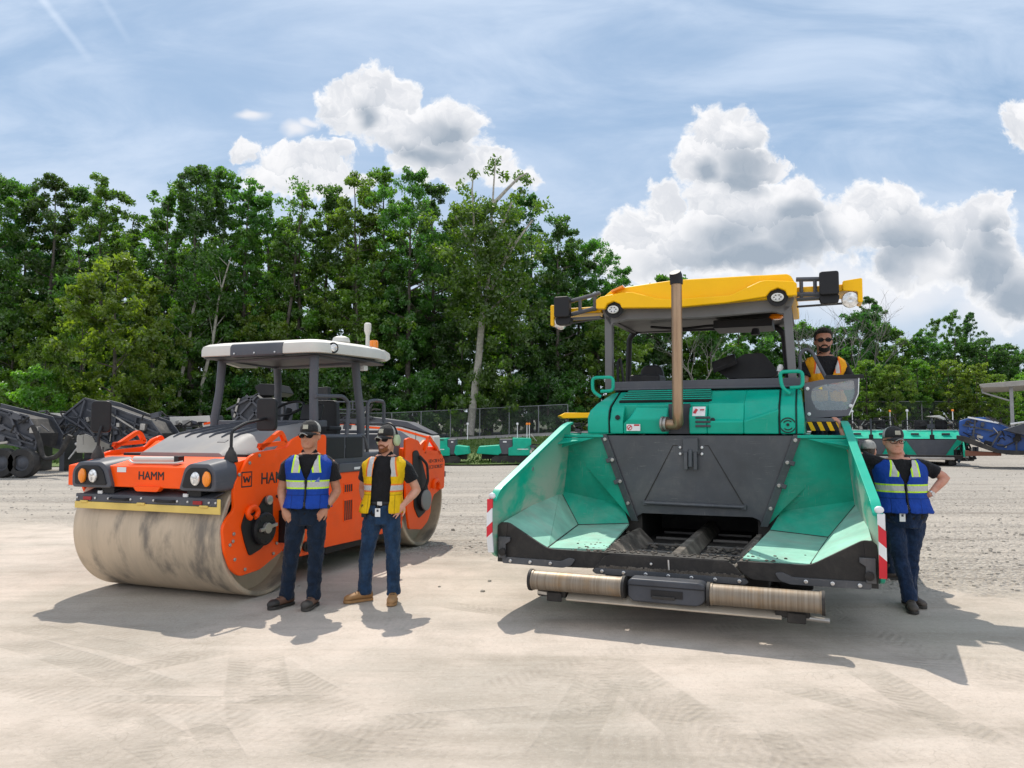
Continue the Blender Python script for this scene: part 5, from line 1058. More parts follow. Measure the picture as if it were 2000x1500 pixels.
CL = {'black': cloth('black_polo', (.010,.010,.012)), 'jeans': cloth('dark_indigo_denim', (.007,.016,.034), .3), 'jeans2': cloth('washed_blue_denim', (.014,.038,.085), .35, fade=(.045,.085,.15)), 'jeans3': cloth('blue_denim', (.010,.024,.062), .35, fade=(.022,.045,.095)),
      'cap': cloth('charcoal_cap', (.028,.027,.027)), 'mesh': cloth('grey_cap_mesh', (.36,.36,.34)), 'capblack': cloth('black_cap', (.008,.008,.009)), 'patch': cloth('cap_patch', (.42,.40,.32))}
BOOT1 = paint('brown_boot', (.13,.065,.04), .6, dust=.3, var=.3, vscale=14); BOOT2 = paint('tan_boot', (.32,.17,.065), .7, dust=.25, var=.2, vscale=14); BOOTK = paint('black_boot_rubber', (.02,.018,.016), .6, dust=.35); BOOT3 = paint('dark_boot', (.06,.045,.035), .6, dust=.4, var=.3)
BEARD = cloth('red_beard', (.22,.075,.025), .4, 60.); HAIRK = cloth('black_hair', (.008,.007,.006), .4, 60.); HAIRB = cloth('grey_brown_hair', (.07,.055,.045), .4, 60.); STUB = cloth('stubble', (.22,.14,.10), .3, 60.)
MUFF = paint('pale_green_earmuff', (.42,.50,.30), .45, dust=.05)
LIP = paint('lips', (.34,.12,.09), .5, dust=0); EYEW = paint('eye_white', (.7,.68,.65), .3, dust=0)
wt_ = bpy.data.textures.new('cloth_folds','CLOUDS'); wt_.noise_scale = .06; wt_.noise_depth = 2
def organic(o, vox, sm=4, folds=0.):
    r = o.modifiers.new('remesh','REMESH'); r.mode = 'VOXEL'; r.voxel_size = vox; r.use_smooth_shade = True
    s = o.modifiers.new('smooth','SMOOTH'); s.iterations = sm; s.factor = .5
    if folds:
        d = o.modifiers.new('folds','DISPLACE'); d.texture = wt_; d.strength = folds; d.texture_coords = 'GLOBAL'; d.mid_level = .5
    return o
def ring(c, rx, ry, n=28, p=2.3):
    out = []
    for k in range(n):
        a = 2*math.pi*k/n; ca, sa = math.cos(a), math.sin(a)
        out.append((c[0]+rx*math.copysign(abs(ca)**(2/p),ca), c[1]+ry*math.copysign(abs(sa)**(2/p),sa), c[2]))
    return out
TORSO = [(.80,.125,.095),(.86,.165,.115),(.94,.172,.122),(1.03,.158,.113),(1.12,.160,.115),(1.22,.172,.122),(1.32,.185,.122),(1.39,.188,.108),(1.435,.160,.095),(1.465,.118,.084),(1.49,.082,.074)]
def hand(m, w, d, nrm, side, curl=.5, spread=.0, thumb=.7):
    d = Vector(d).normalized(); nrm = Vector(nrm); nrm = (nrm-d*nrm.dot(d)).normalized(); ac = d.cross(nrm)*side; w = Vector(w)
    def rg_(c, rx, ry): return [c+ac*rx*math.cos(2*math.pi*k/12)+nrm*ry*math.sin(2*math.pi*k/12) for k in range(12)]
    m.loft([rg_(w-d*.02,.027,.021),rg_(w+d*.01,.029,.02),rg_(w+d*.045,.040,.017),rg_(w+d*.085,.042,.014),rg_(w+d*.10,.036,.010)])
    for i, L in enumerate((.074,.082,.075,.060)):
        p0 = w+d*.088+ac*(.031-.0205*i); dd = (d+ac*(.11-.075*i)*(1+spread)).normalized(); pts = [p0-d*.015,p0]
        for sg, cv in ((.46,.6),(.30,1.),(.24,.8)):
            a = curl*cv; dd = (dd*math.cos(a)+nrm*math.sin(a)).normalized(); pts.append(pts[-1]+dd*L*sg)
        m.tube(pts,[.0095,.0098,.0092,.0085,.0065],8)
    p0 = w+d*.02+ac*.026; d1 = (d*.62+ac*thumb+nrm*.35).normalized(); p1 = p0+d1*.045; d2 = (d*.85+ac*thumb*.35+nrm*.35).normalized(); p2 = p1+d2*.032; m.tube([p0-d1*.01,p0,p1,p2,p2+d2*.02],[.013,.0135,.0115,.0105,.007],8)
def person(label, loc, rz, s, J, skin, shirt, pants, boots, vest=None, cap=None, glasses='dark', beard=None, hair=None, muffs=None, girth=1., headyaw=0., headtilt=0., sleeve=.55, seated=False, belt=True, extras=None):
    root = thing('person', label, 'person', loc, rz); root.scale = (s,s,s)
    V = lambda k: Vector(J[k])
    pel, chest = V('pelvis'), V('chest')          # spine x,y offsets at z=.9 and z=1.4
    zoff = pel.z-.90
    def sp(z): t = (z-.90)/.5; return (pel.x+(chest.x-pel.x)*t, pel.y+(chest.y-pel.y)*t)
    def belly(z): return 1+(girth-1)*math.exp(-((z-1.06)/.2)**2)+(girth-1)*.45
    tor = lambda g, z0=0, z1=9: [ring((*sp(z),z+zoff), rx*belly(z)**.8+g, ry*belly(z)+g) for z,rx,ry in TORSO if z0 <= z <= z1]
    # ---- body: one continuous surface
    m = MB(); m.loft(tor(0))
    hc = V('head'); nb = Vector((*sp(1.47),1.46+zoff))
    m.tube([nb,nb.lerp(hc+Vector((0,.012,.03)),.6),hc+Vector((0,.012,.05))],[.068*girth**.5,.066*girth**.5,.066*girth**.5],16)
    HM = Matrix.Translation(hc-Vector((0,0,.045))) @ Matrix.Rotation(headyaw,4,'Z') @ Matrix.Rotation(headtilt,4,'X') @ Matrix.Scale(1.13,4)
    jaw = 1+(girth-1)*.35
    prof = [(0,-.062,.026,.024),(.012,-.052,.046*jaw,.046),(.04,-.03,.060*jaw,.070),(.075,-.014,.068*jaw,.088),(.11,-.006,.073,.097),(.145,0,.076,.100),(.18,.004,.073,.096),(.208,.006,.058,.078),(.226,.008,.034,.045),(.233,.008,.008,.01)]
    hm = MB(); hm.loft([ring((0,yc,z),rx,ry,24,2.15) for z,yc,rx,ry in prof])
    hm.loft([ring((0,-.088+y,z),rx,ry,10,2) for z,rx,ry,y in ((.066,.017,.012,-.012),(.076,.018,.018,-.013),(.092,.013,.013,-.010),(.118,.009,.010,.0))])
    hm.ball((0,-.093,.122),(.045,.012,.010),12,6); hm.ball((0,-.088,.046),(.026,.014,.012),12,6)
    for q in (-1,1): hm.ball((q*.077,.012,.105),(.010,.019,.032),10,7)
    m.add([HM@Vector(p) for p in hm.v], hm.f)
    for k in ('l','r'):
        sh, el, wr = V('sh'+k), V('el'+k), V('wr'+k)
        m.tube([sh+(sh-el).normalized()*.02,sh,sh.lerp(el,.5),sh.lerp(el,.92),el,el.lerp(wr,.12),el.lerp(wr,.35),el.lerp(wr,.75),wr],[.026,.046,.049,.044,.043,.044,.043,.033,.027],14)
        hd = J['hand'+k]; hand(m, wr, hd[0], hd[1], hd[2], *hd[3:])
        hp, kn, an = V('hip'+k), V('kn'+k), V('an'+k)
        m.tube([hp,hp.lerp(kn,.5),kn,kn.lerp(an,.3),kn.lerp(an,.8),an],[.085,.07,.052,.055,.04,.036],14)
    organic(m.build('body', skin, root, smooth=60), .0062, 3)
    # ---- shirt
    m = MB(); m.loft(tor(.011,.86,1.47)+[ring((*sp(1.485),1.485+zoff),.073,.068)])
    for k in ('l','r'):
        sh, el = V('sh'+k), V('el'+k); c_ = Vector((*sp(1.38),1.37+zoff))
        m.tube([sh.lerp(c_,.6),sh.lerp(c_,.2),sh.lerp(el,.18),sh.lerp(el,sleeve*.75),sh.lerp(el,sleeve+.08)],[.062,.074,.072,.069,.075],18)
    st = organic(m.build('shirt', CL[shirt], root, smooth=60), .011, 4, .012)
    m = MB()
    for q in (-1,1): m.slab([Vector((*sp(1.5),1.50+zoff))+Vector(v_) for v_ in ((q*.012,-.082,-.03),(q*.055,-.075,-.055),(q*.078,-.02,.0),(q*.06,-.045,.022))],.008)
    m.loft([ring((*sp(1.49),1.485+zoff),.071,.069,24,2),ring((*sp(1.51),1.515+zoff),.066,.066,24,2)],cap=False); m.build('collar', CL[shirt], st)
    m = MB()
    for i in range(3): MB().lathe([(.005,0),(.005,.003)],(sp(1.4)[0],sp(1.4)[1]-.128-.002*i,1.41-.05*i+zoff),(0,-1,0),8)
    # ---- trousers
    m = MB(); m.loft([ring((*sp(z),z+zoff), rx*belly(z)**.8+.012, ry*belly(z)+.012) for z,rx,ry in ((.79,.12,.10),(.86,.163,.115),(.94,.174,.122),(1.0,.163,.115))])
    for k in ('l','r'):
        hp, kn, an = V('hip'+k), V('kn'+k), V('an'+k)
        m.tube([hp,hp.lerp(kn,.35),hp.lerp(kn,.7),kn,kn.lerp(an,.3),kn.lerp(an,.7),kn.lerp(an,.9),kn.lerp(an,1.03)],[.098,.094,.080,.073,.071,.066,.072,.070],20)
    tr_ = organic(m.build('trousers', CL[pants], root, smooth=60), .010, 2, .028)
    if belt:
        z = 1.0; m = MB(); m.loft([ring((*sp(z),z+zoff-.018),.163*belly(z)**.8+.02,.115*belly(z)+.02),ring((*sp(z),z+zoff+.018),.161*belly(z)**.8+.02,.114*belly(z)+.02)],cap=False); o = m.build('belt', M['black'], tr_)
        o.modifiers.new('t','SOLIDIFY').thickness = .004
        m = MB(); m.box(sp(z)[0]-.025,sp(z)[0]+.025,sp(z)[1]-.115*belly(z)-.028,sp(z)[1]-.115*belly(z)-.018,z+zoff-.02,z+zoff+.02); m.build('buckle', M['chrome'], tr_, .003)
    # ---- boots
    for k in ('l','r'):
        an = V('an'+k); ya = J.get('foot'+k, 0.)
        FM = Matrix.Translation((an.x,an.y,an.z-.085)) @ Matrix.Rotation(ya,4,'Z')
        bt = MB(); secs = [(.085,.022,.055),(.075,.034,.085),(.03,.042,.11),(-.03,.043,.105),(-.08,.046,.082),(-.13,.052,.068),(-.175,.050,.060),(-.205,.036,.048),(-.218,.012,.034)]
        bt.loft([[(w_*math.cos(a), y, .018+max(0,h_*(.5+.5*math.sin(a))) ) for a in [2*math.pi*q/16 for q in range(16)]] for y,w_,h_ in secs])
        bt.tube([(0,.02,.06),(0,.022,.14),(0,.02,.20)],[.052,.05,.052],16)
        bm1 = MB(); bm1.add([FM@Vector(p) for p in bt.v], bt.f); bo = organic(bm1.build('boot', boots[0], root, smooth=60), .007, 3)
        so = MB(); pl = [(-.03,.088),(.03,.088),(.043,.05),(.041,-.03),(.053,-.13),(.048,-.185),(.02,-.222),(-.02,-.222),(-.048,-.185),(-.053,-.13),(-.041,-.03),(-.043,.05)]
        so.prism(fillet(pl,.015,2,True),'z',0,.026); s2 = MB(); s2.add([FM@Vector(p) for p in so.v], so.f); s2.build('sole', boots[1], bo, .004)
        if boots[2]:
            tc = MB(); tc.loft([[(w_*1.06*math.cos(a), y, .018+max(0,h_*1.08*(.5+.5*math.sin(a)))) for a in [2*math.pi*q/16 for q in range(16)]] for y,w_,h_ in [(-.13,.052,.064),(-.16,.053,.066),(-.185,.047,.060),(-.212,.032,.048),(-.224,.010,.03)]]); t2 = MB(); t2.add([FM@Vector(p) for p in tc.v], tc.f); t2.build('toe_cap', boots[2], bo, smooth=60)
        lc = MB()
        for q in range(3): lc.tube([(-.022,-.045-.026*q,.118-.012*q),(.022,-.05-.026*q,.118-.012*q)],.004,5)
        l2 = MB(); l2.add([FM@Vector(p) for p in lc.v], lc.f); l2.build('lace', M['black'], bo)
    # ---- vest
    if vest:
        mt, gap, zip_, hem = vest
        zs = [hem,hem+.04,1.0,1.06,1.12,1.18,1.24,1.30,1.35,1.39,1.42,1.445,1.465]
        zs = sorted(set([z for z in zs if z >= hem])); n = 40; rings = []
        def TR_(z):
            for i in range(len(TORSO)-1):
                a_, b_ = TORSO[i], TORSO[i+1]
                if a_[0] <= z <= b_[0]: t = (z-a_[0])/(b_[0]-a_[0]); return (a_[1]+(b_[1]-a_[1])*t, a_[2]+(b_[2]-a_[2])*t)
        for z in zs:
            rx, ry = TR_(z); fl_ = .028+(.022 if z < 1.02 else 0)+(.014 if 1.27 < z < 1.43 else 0)+.012*math.exp(-((z-hem)/.06)**2); rx = rx*belly(z)**.8+fl_; ry = ry*belly(z)+fl_
            g = gap(z); th0 = math.asin(min(.95,g/rx)); rr = []
            for k in range(n+1):
                a = -math.pi/2+th0+(2*math.pi-2*th0)*k/n; ca, sa = math.cos(a), math.sin(a); pp = 2/2.3
                wob = 1+.014*math.sin(7*a+z*19)+.01*math.sin(13*a-z*31)
                rr.append((sp(z)[0]+rx*wob*math.copysign(abs(ca)**pp,ca), sp(z)[1]+ry*wob*math.copysign(abs(sa)**pp,sa), z+zoff))
            rings.append(rr)
        m = MB(); m.loft(rings, cap=False, closed=False); vo = m.build('vest', mt, root, smooth=80)
        so = vo.modifiers.new('t','SOLIDIFY'); so.thickness = .009; so.offset = 0
        sb = vo.modifiers.new('s','SUBSURF'); sb.levels = 1; sb.render_levels = 1
        d_ = vo.modifiers.new('folds','DISPLACE'); d_.texture = wt_; d_.strength = .024; d_.texture_coords = 'GLOBAL'; d_.mid_level = .5
        if zip_ and zip_ != 'plain':
            m = MB(); pts = []
            for z in [hem+.01,1.0,1.1,1.18,1.24]: rx, ry = TR_(z); pts.append((sp(z)[0],sp(z)[1]-ry*belly(z)-.038-(.018 if z<1.02 else 0),z+zoff))
            m.tube(pts,.006,6); m.build('zipper', M['black'], vo)
        if zip_ != 'plain':
            rx, ry = TR_(1.27); x0 = sp(1.27)[0]+.075; y0 = sp(1.27)[1]-(ry*belly(1.27)+.03)*.93
            m = MB(); m.slab([(x0-.03,y0-.012,1.21+zoff),(x0+.05,y0+.012,1.21+zoff),(x0+.05,y0+.012,1.295+zoff),(x0-.03,y0-.012,1.295+zoff)],.008); m.build('chest_pocket', zip_ if hasattr(zip_,'node_tree') else mt, vo, .003)
    # ---- head gear
    hb = lambda mb: (setattr(mb,'v',[tuple(HM@Vector(p)) for p in mb.v]), mb)[1]
    m = MB(); m.box(-.024,.024,-.0985,-.094,.037,.043); hb(m).build('mouth', LIP, root, .003)
    for q in (-1,1):
        if glasses != 'dark':
            m = MB(); m.ball((q*.032,-.090,.108),(.014,.010,.007),12,7); e_ = hb(m).build('eye', EYEW, root); m = MB(); m.ball((q*.032,-.0985,.108),(.006,.004,.006),10,6); hb(m).build('iris', M['black'], e_)
        m = MB(); m.tube([(q*.014,-.104,.127),(q*.034,-.102,.132),(q*.054,-.090,.126)],[.004,.0045,.003],6); hb(m).build('eyebrow', hair or HAIRB, root)
    if glasses:
        m = MB()
        for q in (-1,1):
            pl = fillet([(q*.007,.122),(q*.062,.124),(q*.066,.108),(q*.05,.090),(q*.02,.092),(q*.008,.104)],.008,3,True)
            if glasses == 'dark': m.hull([(x,-.112+.30*abs(x)**1.6*4,z) for x,z in pl],[(x,-.106+.30*abs(x)**1.6*4,z) for x,z in pl])
            else: m.tube([(x,-.110+.3*abs(x)**1.6*4,z) for x,z in pl],.0025,5,closed=True)
            m.tube([(q*.064,-.09,.119),(q*.080,-.03,.120),(q*.083,.02,.116)],.0032,6)
        m.tube([(-.008,-.111,.116),(.008,-.111,.116)],.003,6)
        hb(m).build('sunglasses' if glasses == 'dark' else 'glasses', M['lensblack'], root)
    if hair:
        m = MB(); m.loft([ring((0,yc,z),rx,ry,24,2.15) for z,yc,rx,ry in [(.075,.035,.068,.07),(.11,.03,.082,.085),(.15,.026,.088,.092),(.172,.022,.090,.098),(.186,.010,.088,.108),(.208,.006,.076,.098),(.232,.006,.052,.066),(.252,.006,.014,.016)]]) if not cap else m.loft([ring((0,yc+.016,z),rx+.004,ry-.008,24,2.15) for z,yc,rx,ry in [(.07,.02,.060,.07),(.11,.012,.073,.085),(.15,.005,.075,.09)]])
        organic(hb(m).build('hair', hair, root, smooth=60), .008, 2, .006)
    if beard:
        m = MB(); rs = []
        for z, yc, rx, ry in ((-.014,-.058,.028,.030),(-.002,-.056,.048*jaw,.046),(.016,-.046,.056*jaw,.060),(.030,-.036,.062*jaw,.071)):
            rs.append([(rx*math.sin(a), yc-(ry)*math.cos(a)*1.0, z+(.045 if z > 0 else .01)*abs(math.sin(a))**2.5) for a in [R(-88+176*k/16) for k in range(17)]])
        m.loft(rs, cap=False, closed=False); o = hb(m).build('beard', beard, root, smooth=70); so = o.modifiers.new('t','SOLIDIFY'); so.thickness = .008; so.offset = 1
        m = MB(); m.tube([(-.034,-.090,.044),(-.02,-.104,.056),(0,-.108,.058),(.02,-.104,.056),(.034,-.090,.044)],[.005,.007,.006,.007,.005],6); hb(m).build('moustache', beard, o)
    if cap:
        cf, cb_ = cap
        def dome(a0, a1, gr, nm, mt_):
            m = MB(); rs = []
            for z, rx, ry in ((.142,.082,.108),(.165,.083,.109),(.195,.077,.101),(.222,.060,.078),(.240,.032,.042),(.246,.004,.005)):
                rs.append([((rx+gr)*math.sin(a), .004-(ry+gr)*math.cos(a), z+gr) for a in [R(a0+(a1-a0)*k/18) for k in range(19)]])
            m.loft(rs, cap=False, closed=False); o = hb(m).build(nm, mt_, root, smooth=70); so = o.modifiers.new('t','SOLIDIFY'); so.thickness = .004; return o
        co_ = dome(-75,75,.002,'cap_front',cf); dome(70,290,0,'cap_mesh',cb_)
        m = MB(); rs = []
        for t_, w_ in ((0,.076),(.35,.078),(.7,.066),(1,.035)):
            rs.append([(w_*u, -.088-.078*t_*(1-.25*abs(u)**2)+.05*abs(u)**2*(1-t_), .150-.018*t_-.018*abs(u)**2) for u in [-1+.2*k for k in range(11)]])
        m.loft(rs, cap=False, closed=False); o = hb(m).build('cap_visor', cf, root, smooth=70); so = o.modifiers.new('t','SOLIDIFY'); so.thickness = .005
        m = MB(); m.tube([rs[-1][k] for k in range(11)],.004,5); hb(MB().add(m.v,m.f)).build('visor_edge', CL['mesh'], o)
        m = MB(); m.slab([(-.024,-.109,.168),(.024,-.109,.168),(.022,-.100,.205),(-.022,-.100,.205)],.006); hb(m).build('cap_badge', CL['patch'], co_, .002)
    if muffs:
        for q in (-1,1):
            m = MB(); m.lathe([(.038,-.008),(.042,0),(.04,.022),(.028,.032),(.005,.034)],(q*.082,.012,.105),(q,0,0),20); m.v = [(x,y,.105+(z-.105)*1.25) for x,y,z in m.v]; e_ = hb(m).build('earmuff', muffs, root); m = MB(); m.lathe([(.040,-.014),(.044,-.004),(.040,.0)],(q*.082,.012,.105),(q,0,0),18); m.v = [(x,y,.105+(z-.105)*1.25) for x,y,z in m.v]; hb(m).build('ear_cushion', M['black'], e_)
        m = MB(); m.tube([(.098*math.cos(a),.012,.12+.137*math.sin(a)) for a in [R(4+172*k/16) for k in range(17)]],.009,6,up=(0,1,0)); hb(m).build('headband', M['black'], root)
    if extras: extras(root, sp, zoff, J)
    return root
def watch(root, J, k, mt):
    w, e = Vector(J['wr'+k]), Vector(J['el'+k]); d = (w-e).normalized(); MB().tube([w-d*.035,w-d*.015],.031,14).build('watch_strap', mt, root); MB().lathe([(.018,0),(.018,.008)],w-d*.025+Vector((.012,-.027,.0)),(.3,-1,0),14).build('watch_face', M['chrome'] if mt is M['chrome'] else M['black'], root)
def badge(root, x, y, z):
    m = MB(); m.box(x-.027,x+.027,y-.006,y,z-.085,z); b_ = m.build('id_badge', M['decal'], root, .003); MB().box(x-.01,x+.01,y-.008,y-.006,z-.035,z-.012).build('badge_photo', M['darkmetal'], b_); MB().box(x-.006,x+.006,y-.01,y+.02,z,z+.03).build('badge_clip', M['black'], b_)
VB = lambda nm, xc: vestmat(nm, (.006,.052,.34), (.55,.85,.03), 1.185, .095, 1.30, xc)
SK1 = skinmat('tanned_skin', (.48,.24,.15)); SK2 = skinmat('fair_skin', (.58,.31,.22)); SK3 = skinmat('ruddy_skin', (.54,.27,.19)); SK4 = skinmat('olive_skin', (.38,.19,.12))
vee = lambda z: .004 if z < 1.235 else .004+(z-1.235)*.33
POCK = paint('clear_pocket', (.10,.16,.42), .2, dust=0)
# 1: blue vest, hands in his front pockets
J1 = dict(pelvis=(.02,0,.90), chest=(.035,.01,1.4), head=(.045,-.02,1.575), shl=(-.165,.01,1.40), ell=(-.235,.05,1.115), wrl=(-.185,-.07,.945), handl=((.55,-.25,-.8),(.35,.85,-.2),-1,.55,0,.5),
    shr=(.235,.01,1.40), elr=(.30,.05,1.105), wrr=(.215,-.09,.95), handr=((-.65,-.15,-.72),(-.3,.9,-.2),1,.55,0,.5),
    hipl=(-.075,0,.87), knl=(-.125,-.01,.48), anl=(-.165,.03,.09), footl=-.65, hipr=(.115,0,.87), knr=(.115,-.02,.48), anr=(.10,-.03,.09), footr=-.25)
person('man in a blue vest with both hands in his front pockets, before the roller', (-2.03,7.36,0), R(6), 1.0, J1, SK1, 'black', 'jeans', (BOOT1,BOOTK,BOOTK), vest=(VB('blue_vest',.03),vee,POCK,.955), cap=(CL['cap'],CL['mesh']), beard=None, hair=HAIRB, headyaw=-.25, girth=1.04, extras=lambda r,sp,zo,J: watch(r,J,'r',M['black']))
# 2: yellow vest over black polo, red beard, ear defenders, hand on hip
J2 = dict(pelvis=(.03,0,.90), chest=(.06,.0,1.4), head=(.085,-.02,1.56), shl=(-.125,.01,1.39), ell=(-.20,.12,1.13), wrl=(-.155,.06,.965), handl=((.35,-.1,-.9),(.9,.3,0),-1,.6,0,.5),
    shr=(.255,.0,1.39), elr=(.375,.07,1.12), wrr=(.265,-.06,.985), handr=((-.62,-.42,-.62),(-.35,.85,-.3),1,.28,.9,.8),
    hipl=(-.055,0,.87), knl=(-.12,-.02,.48), anl=(-.145,.02,.09), footl=-.95, hipr=(.12,0,.87), knr=(.15,-.01,.48), anr=(.155,0,.09), footr=.1)
def ex2(r, sp, zo, J):
    badge(r, .02, -.150, .955)
    m = MB(); m.box(-.155,-.105,-.12,-.07,.86,.99); m.build('radio_pouch', M['black'], r, .008)
    m = MB(); m.tube([(-.02,-.135,1.40),(-.03,-.16,1.25),(-.03,-.165,1.0)],.006,6)
person('bearded man in a yellow vest with one hand on his hip, ear defenders on', (-1.335,7.55,0), R(-3), .985, J2, SK2, 'black', 'jeans2', (BOOT2,BOOT2,None), vest=(vestmat('yellow_vest',(.80,.50,.004),(.80,.20,.03),1.155,.115,1.27,.05),lambda z: .085-.02*max(0,z-1.3)/.15,'plain',.90), cap=(CL['cap'],CL['mesh']), beard=BEARD, hair=BEARD, muffs=MUFF, headyaw=-.38, extras=ex2)
# 3: blue vest, leaning on the hopper wing
J3 = dict(pelvis=(-.03,0,.90), chest=(-.06,-.01,1.4), head=(-.115,-.03,1.57), shl=(-.265,-.01,1.42), ell=(-.47,.10,1.52), wrl=(-.565,.19,1.775), handl=((-.15,-.15,.5),(-.8,.3,-.4),-1,.9,0,.6),
    shr=(.15,.0,1.41), elr=(.37,.03,1.285), wrr=(.185,-.09,1.12), handr=((-.55,.45,-.4),(-.6,.7,0),1,.5,0,.6),
    hipl=(-.125,0,.87), knl=(-.09,-.06,.48), anl=(-.035,-.16,.09), footl=-.1, hipr=(.075,0,.87), knr=(.03,.02,.48), anr=(.015,.08,.09), footr=.45)
person('man in a blue vest and jeans leaning on the green hopper wing, elbow out', (3.87,7.36,0), R(-14), .97, J3, SK3, 'black', 'jeans3', (BOOT3,BOOTK,None), vest=(VB('blue_vest',-.05),vee,POCK,.94), cap=(CL['cap'],CL['mesh']), glasses='clear', beard=None, hair=HAIRB, headyaw=.15, girth=1.24, extras=lambda r,sp,zo,J: (watch(r,J,'r',M['chrome']), badge(r,-.09,-.19,.945)))
# 4: operator seated at the paver controls
J4 = dict(pelvis=(0,.02,.90), chest=(.01,-.02,1.4), head=(.0,-.05,1.565), shl=(-.19,-.02,1.385), ell=(-.25,-.12,1.14), wrl=(-.10,-.32,1.105), handl=((.9,-.25,-.1),(0,.2,-1),-1,.35,0,.6),
    shr=(.21,-.02,1.385), elr=(.26,-.14,1.13), wrr=(.04,-.30,1.11), handr=((-.9,-.15,-.05),(0,.2,-1),1,.35,0,.6),
    hipl=(-.10,0,.86), knl=(-.20,-.40,.88), anl=(-.20,-.36,.48), footl=0., hipr=(.07,0,.86), knr=(-.01,-.40,.88), anr=(-.02,-.36,.48), footr=0.)
q4 = Vector((1.3892,6.605,0))+Vector((math.cos(R(22)),-math.sin(R(22)),0))*1.30+Vector((math.sin(R(22)),math.cos(R(22)),0))*2.78
person('black haired operator in an orange-yellow vest seated up on the paver', (q4.x,q4.y,1.05), R(-4), 1.03, J4, SK4, 'black', 'jeans', (BOOT3,BOOTK,None), vest=(vestmat('orange_vest',(.80,.36,.008),(.75,.13,.02),1.12,.10,1.27,0),lambda z: .004 if z < 1.17 else .004+(z-1.17)*.36,'plain',.955), cap=None, beard=HAIRK, hair=HAIRK, headyaw=-.22, girth=1.12)
# 5: someone behind, mostly hidden by the leaning man
J5 = dict(J2); J5.update(handr=J2['handl'][:2]+(1,.5,0,.5), elr=(.30,.05,1.12), wrr=(.26,-.05,.90)); J5['handr'] = ((0,-.1,-1),(-1,0,0),1,.4,0,.5)
person('person in a black and white cap half hidden behind the leaning man', (4.25,8.75,0), R(140), .89, J5, SK2, 'black', 'jeans', (BOOT3,BOOTK,None), vest=None, cap=(CL['capblack'],CL['mesh']), hair=HAIRB, glasses=None)
# ------------------------------------------------------------------ machines parked along the far edge of the yard
def pt(px, py, Y): u, v = skydir(px, py); return (u*Y, 1.72+v*Y)
def pxrot(lst, Y, ox, rz):
    out = []
    for x, y in lst:
        u, v = skydir(x, y); s_, c_ = math.sin(rz), math.cos(rz); t_ = (ox-u*Y)/(u*s_-c_); out.append((t_, 1.72+v*(Y+t_*s_)))
    return out
def pxpoly(lst, Y, ox, flat=True): return [(pt(x,y,Y)[0]-ox, pt(x,y,Y)[1]) for x,y in lst]
rf5 = random.Random(21)
def clutter(parent, x0, x1, y0, y1, z0, z1, n, mats, name='fitting'):
    for k in range(n):
        x = rf5.uniform(x0,x1); y = rf5.uniform(y0,y1); z = rf5.uniform(z0,z1); a = rf5.choice((0,1,2)); m = MB()
        if a == 0: m.obox((x,y,z),(rf5.uniform(.08,.35),rf5.uniform(.06,.2),rf5.uniform(.06,.25)),(0,rf5.uniform(-.4,.4),0)); m.build(name, rf5.choice(mats), parent, .01)
        elif a == 1: m.tube(fillet([(x,y,z),(x+rf5.uniform(-.3,.3),y,z+.25),(x+rf5.uniform(-.6,.6),y,z+rf5.uniform(-.2,.3))],.12),.03,6); m.build('hose', M['rubber'], parent)
        else: m.tube([(x,y,z),(x+rf5.uniform(-.5,.5),y,z+rf5.uniform(-.4,.4))],.022,6); m.build('strut', rf5.choice(mats), parent)
def conveyor(label, ox, Y, pts, w, extras=True):
    """folded loading conveyor of a milling machine: side plates, belt, ribs, struts; pts local (x,z) outline"""
    t = thing('loading_conveyor', label, 'conveyor', (ox,Y,0), R(-6))
    m = MB(); m.prism(pts,'y',0,.06); m.prism(pts,'y',w-.06,w); m.build('side_frame', M['darkmetal'], t, .015)
    n = len(pts); c = (sum(p[0] for p in pts)/n, sum(p[1] for p in pts)/n); inn = [(c[0]+(p[0]-c[0])*.86, c[1]+(p[1]-c[1])*.8) for p in pts]
    m = MB(); m.prism(inn,'y',.05,w-.05); m.build('belt_bed', M['rubber'], t, .02)
    for i in range(n):
        a_, b_ = pts[i], pts[(i+1)%n]; m = MB(); m.tube([(a_[0],-.03,a_[1]),(b_[0],-.03,b_[1])],.045,4); m.build('edge_rail', rf5.choice([M['darkmetal'],M['gray'],M['gray']]), t)
    return t
# far-left conveyor with tyre
ox, Y = pt(40,850,27)[0], 27
t = conveyor('dark folded conveyor at the far left edge, above a big black tyre', ox, Y, pxpoly([(-60,785),(5,800),(55,812),(78,848),(72,880),(40,872),(-10,862),(-60,850)],Y,ox), 1.3)
for (a_, b_) in (((-30,795),(60,822)),((-20,822),(70,860)),((-40,800),(-10,845)),((20,806),(45,870)),((-50,835),(72,868))):
    (xa,za),(xb,zb) = pt(*a_,Y), pt(*b_,Y); MB().tube([(xa-ox,-.07,za),(xb-ox,-.07,zb)],.05,4).build('brace', M['gray'] if a_[0] > -25 else M['darkmetal'], t)
m = MB(); (xa,za),(xb,zb) = pt(70,845,Y), pt(98,890,Y); m.tube(fillet([(xa-ox,-.1,za+.25),(xa-ox+.25,-.1,za-.2),(xa-ox+.45,-.1,.6),(xb-ox+.5,-.1,.75),(xb-ox+.9,-.1,1.5)],.25),.09,10); m.build('suction_hose', M['rubber'], t)
clutter(t, -2.2, .9, -.12, -.03, 1.2, 2.4, 26, [M['darkmetal'],M['steel'],M['gray']])
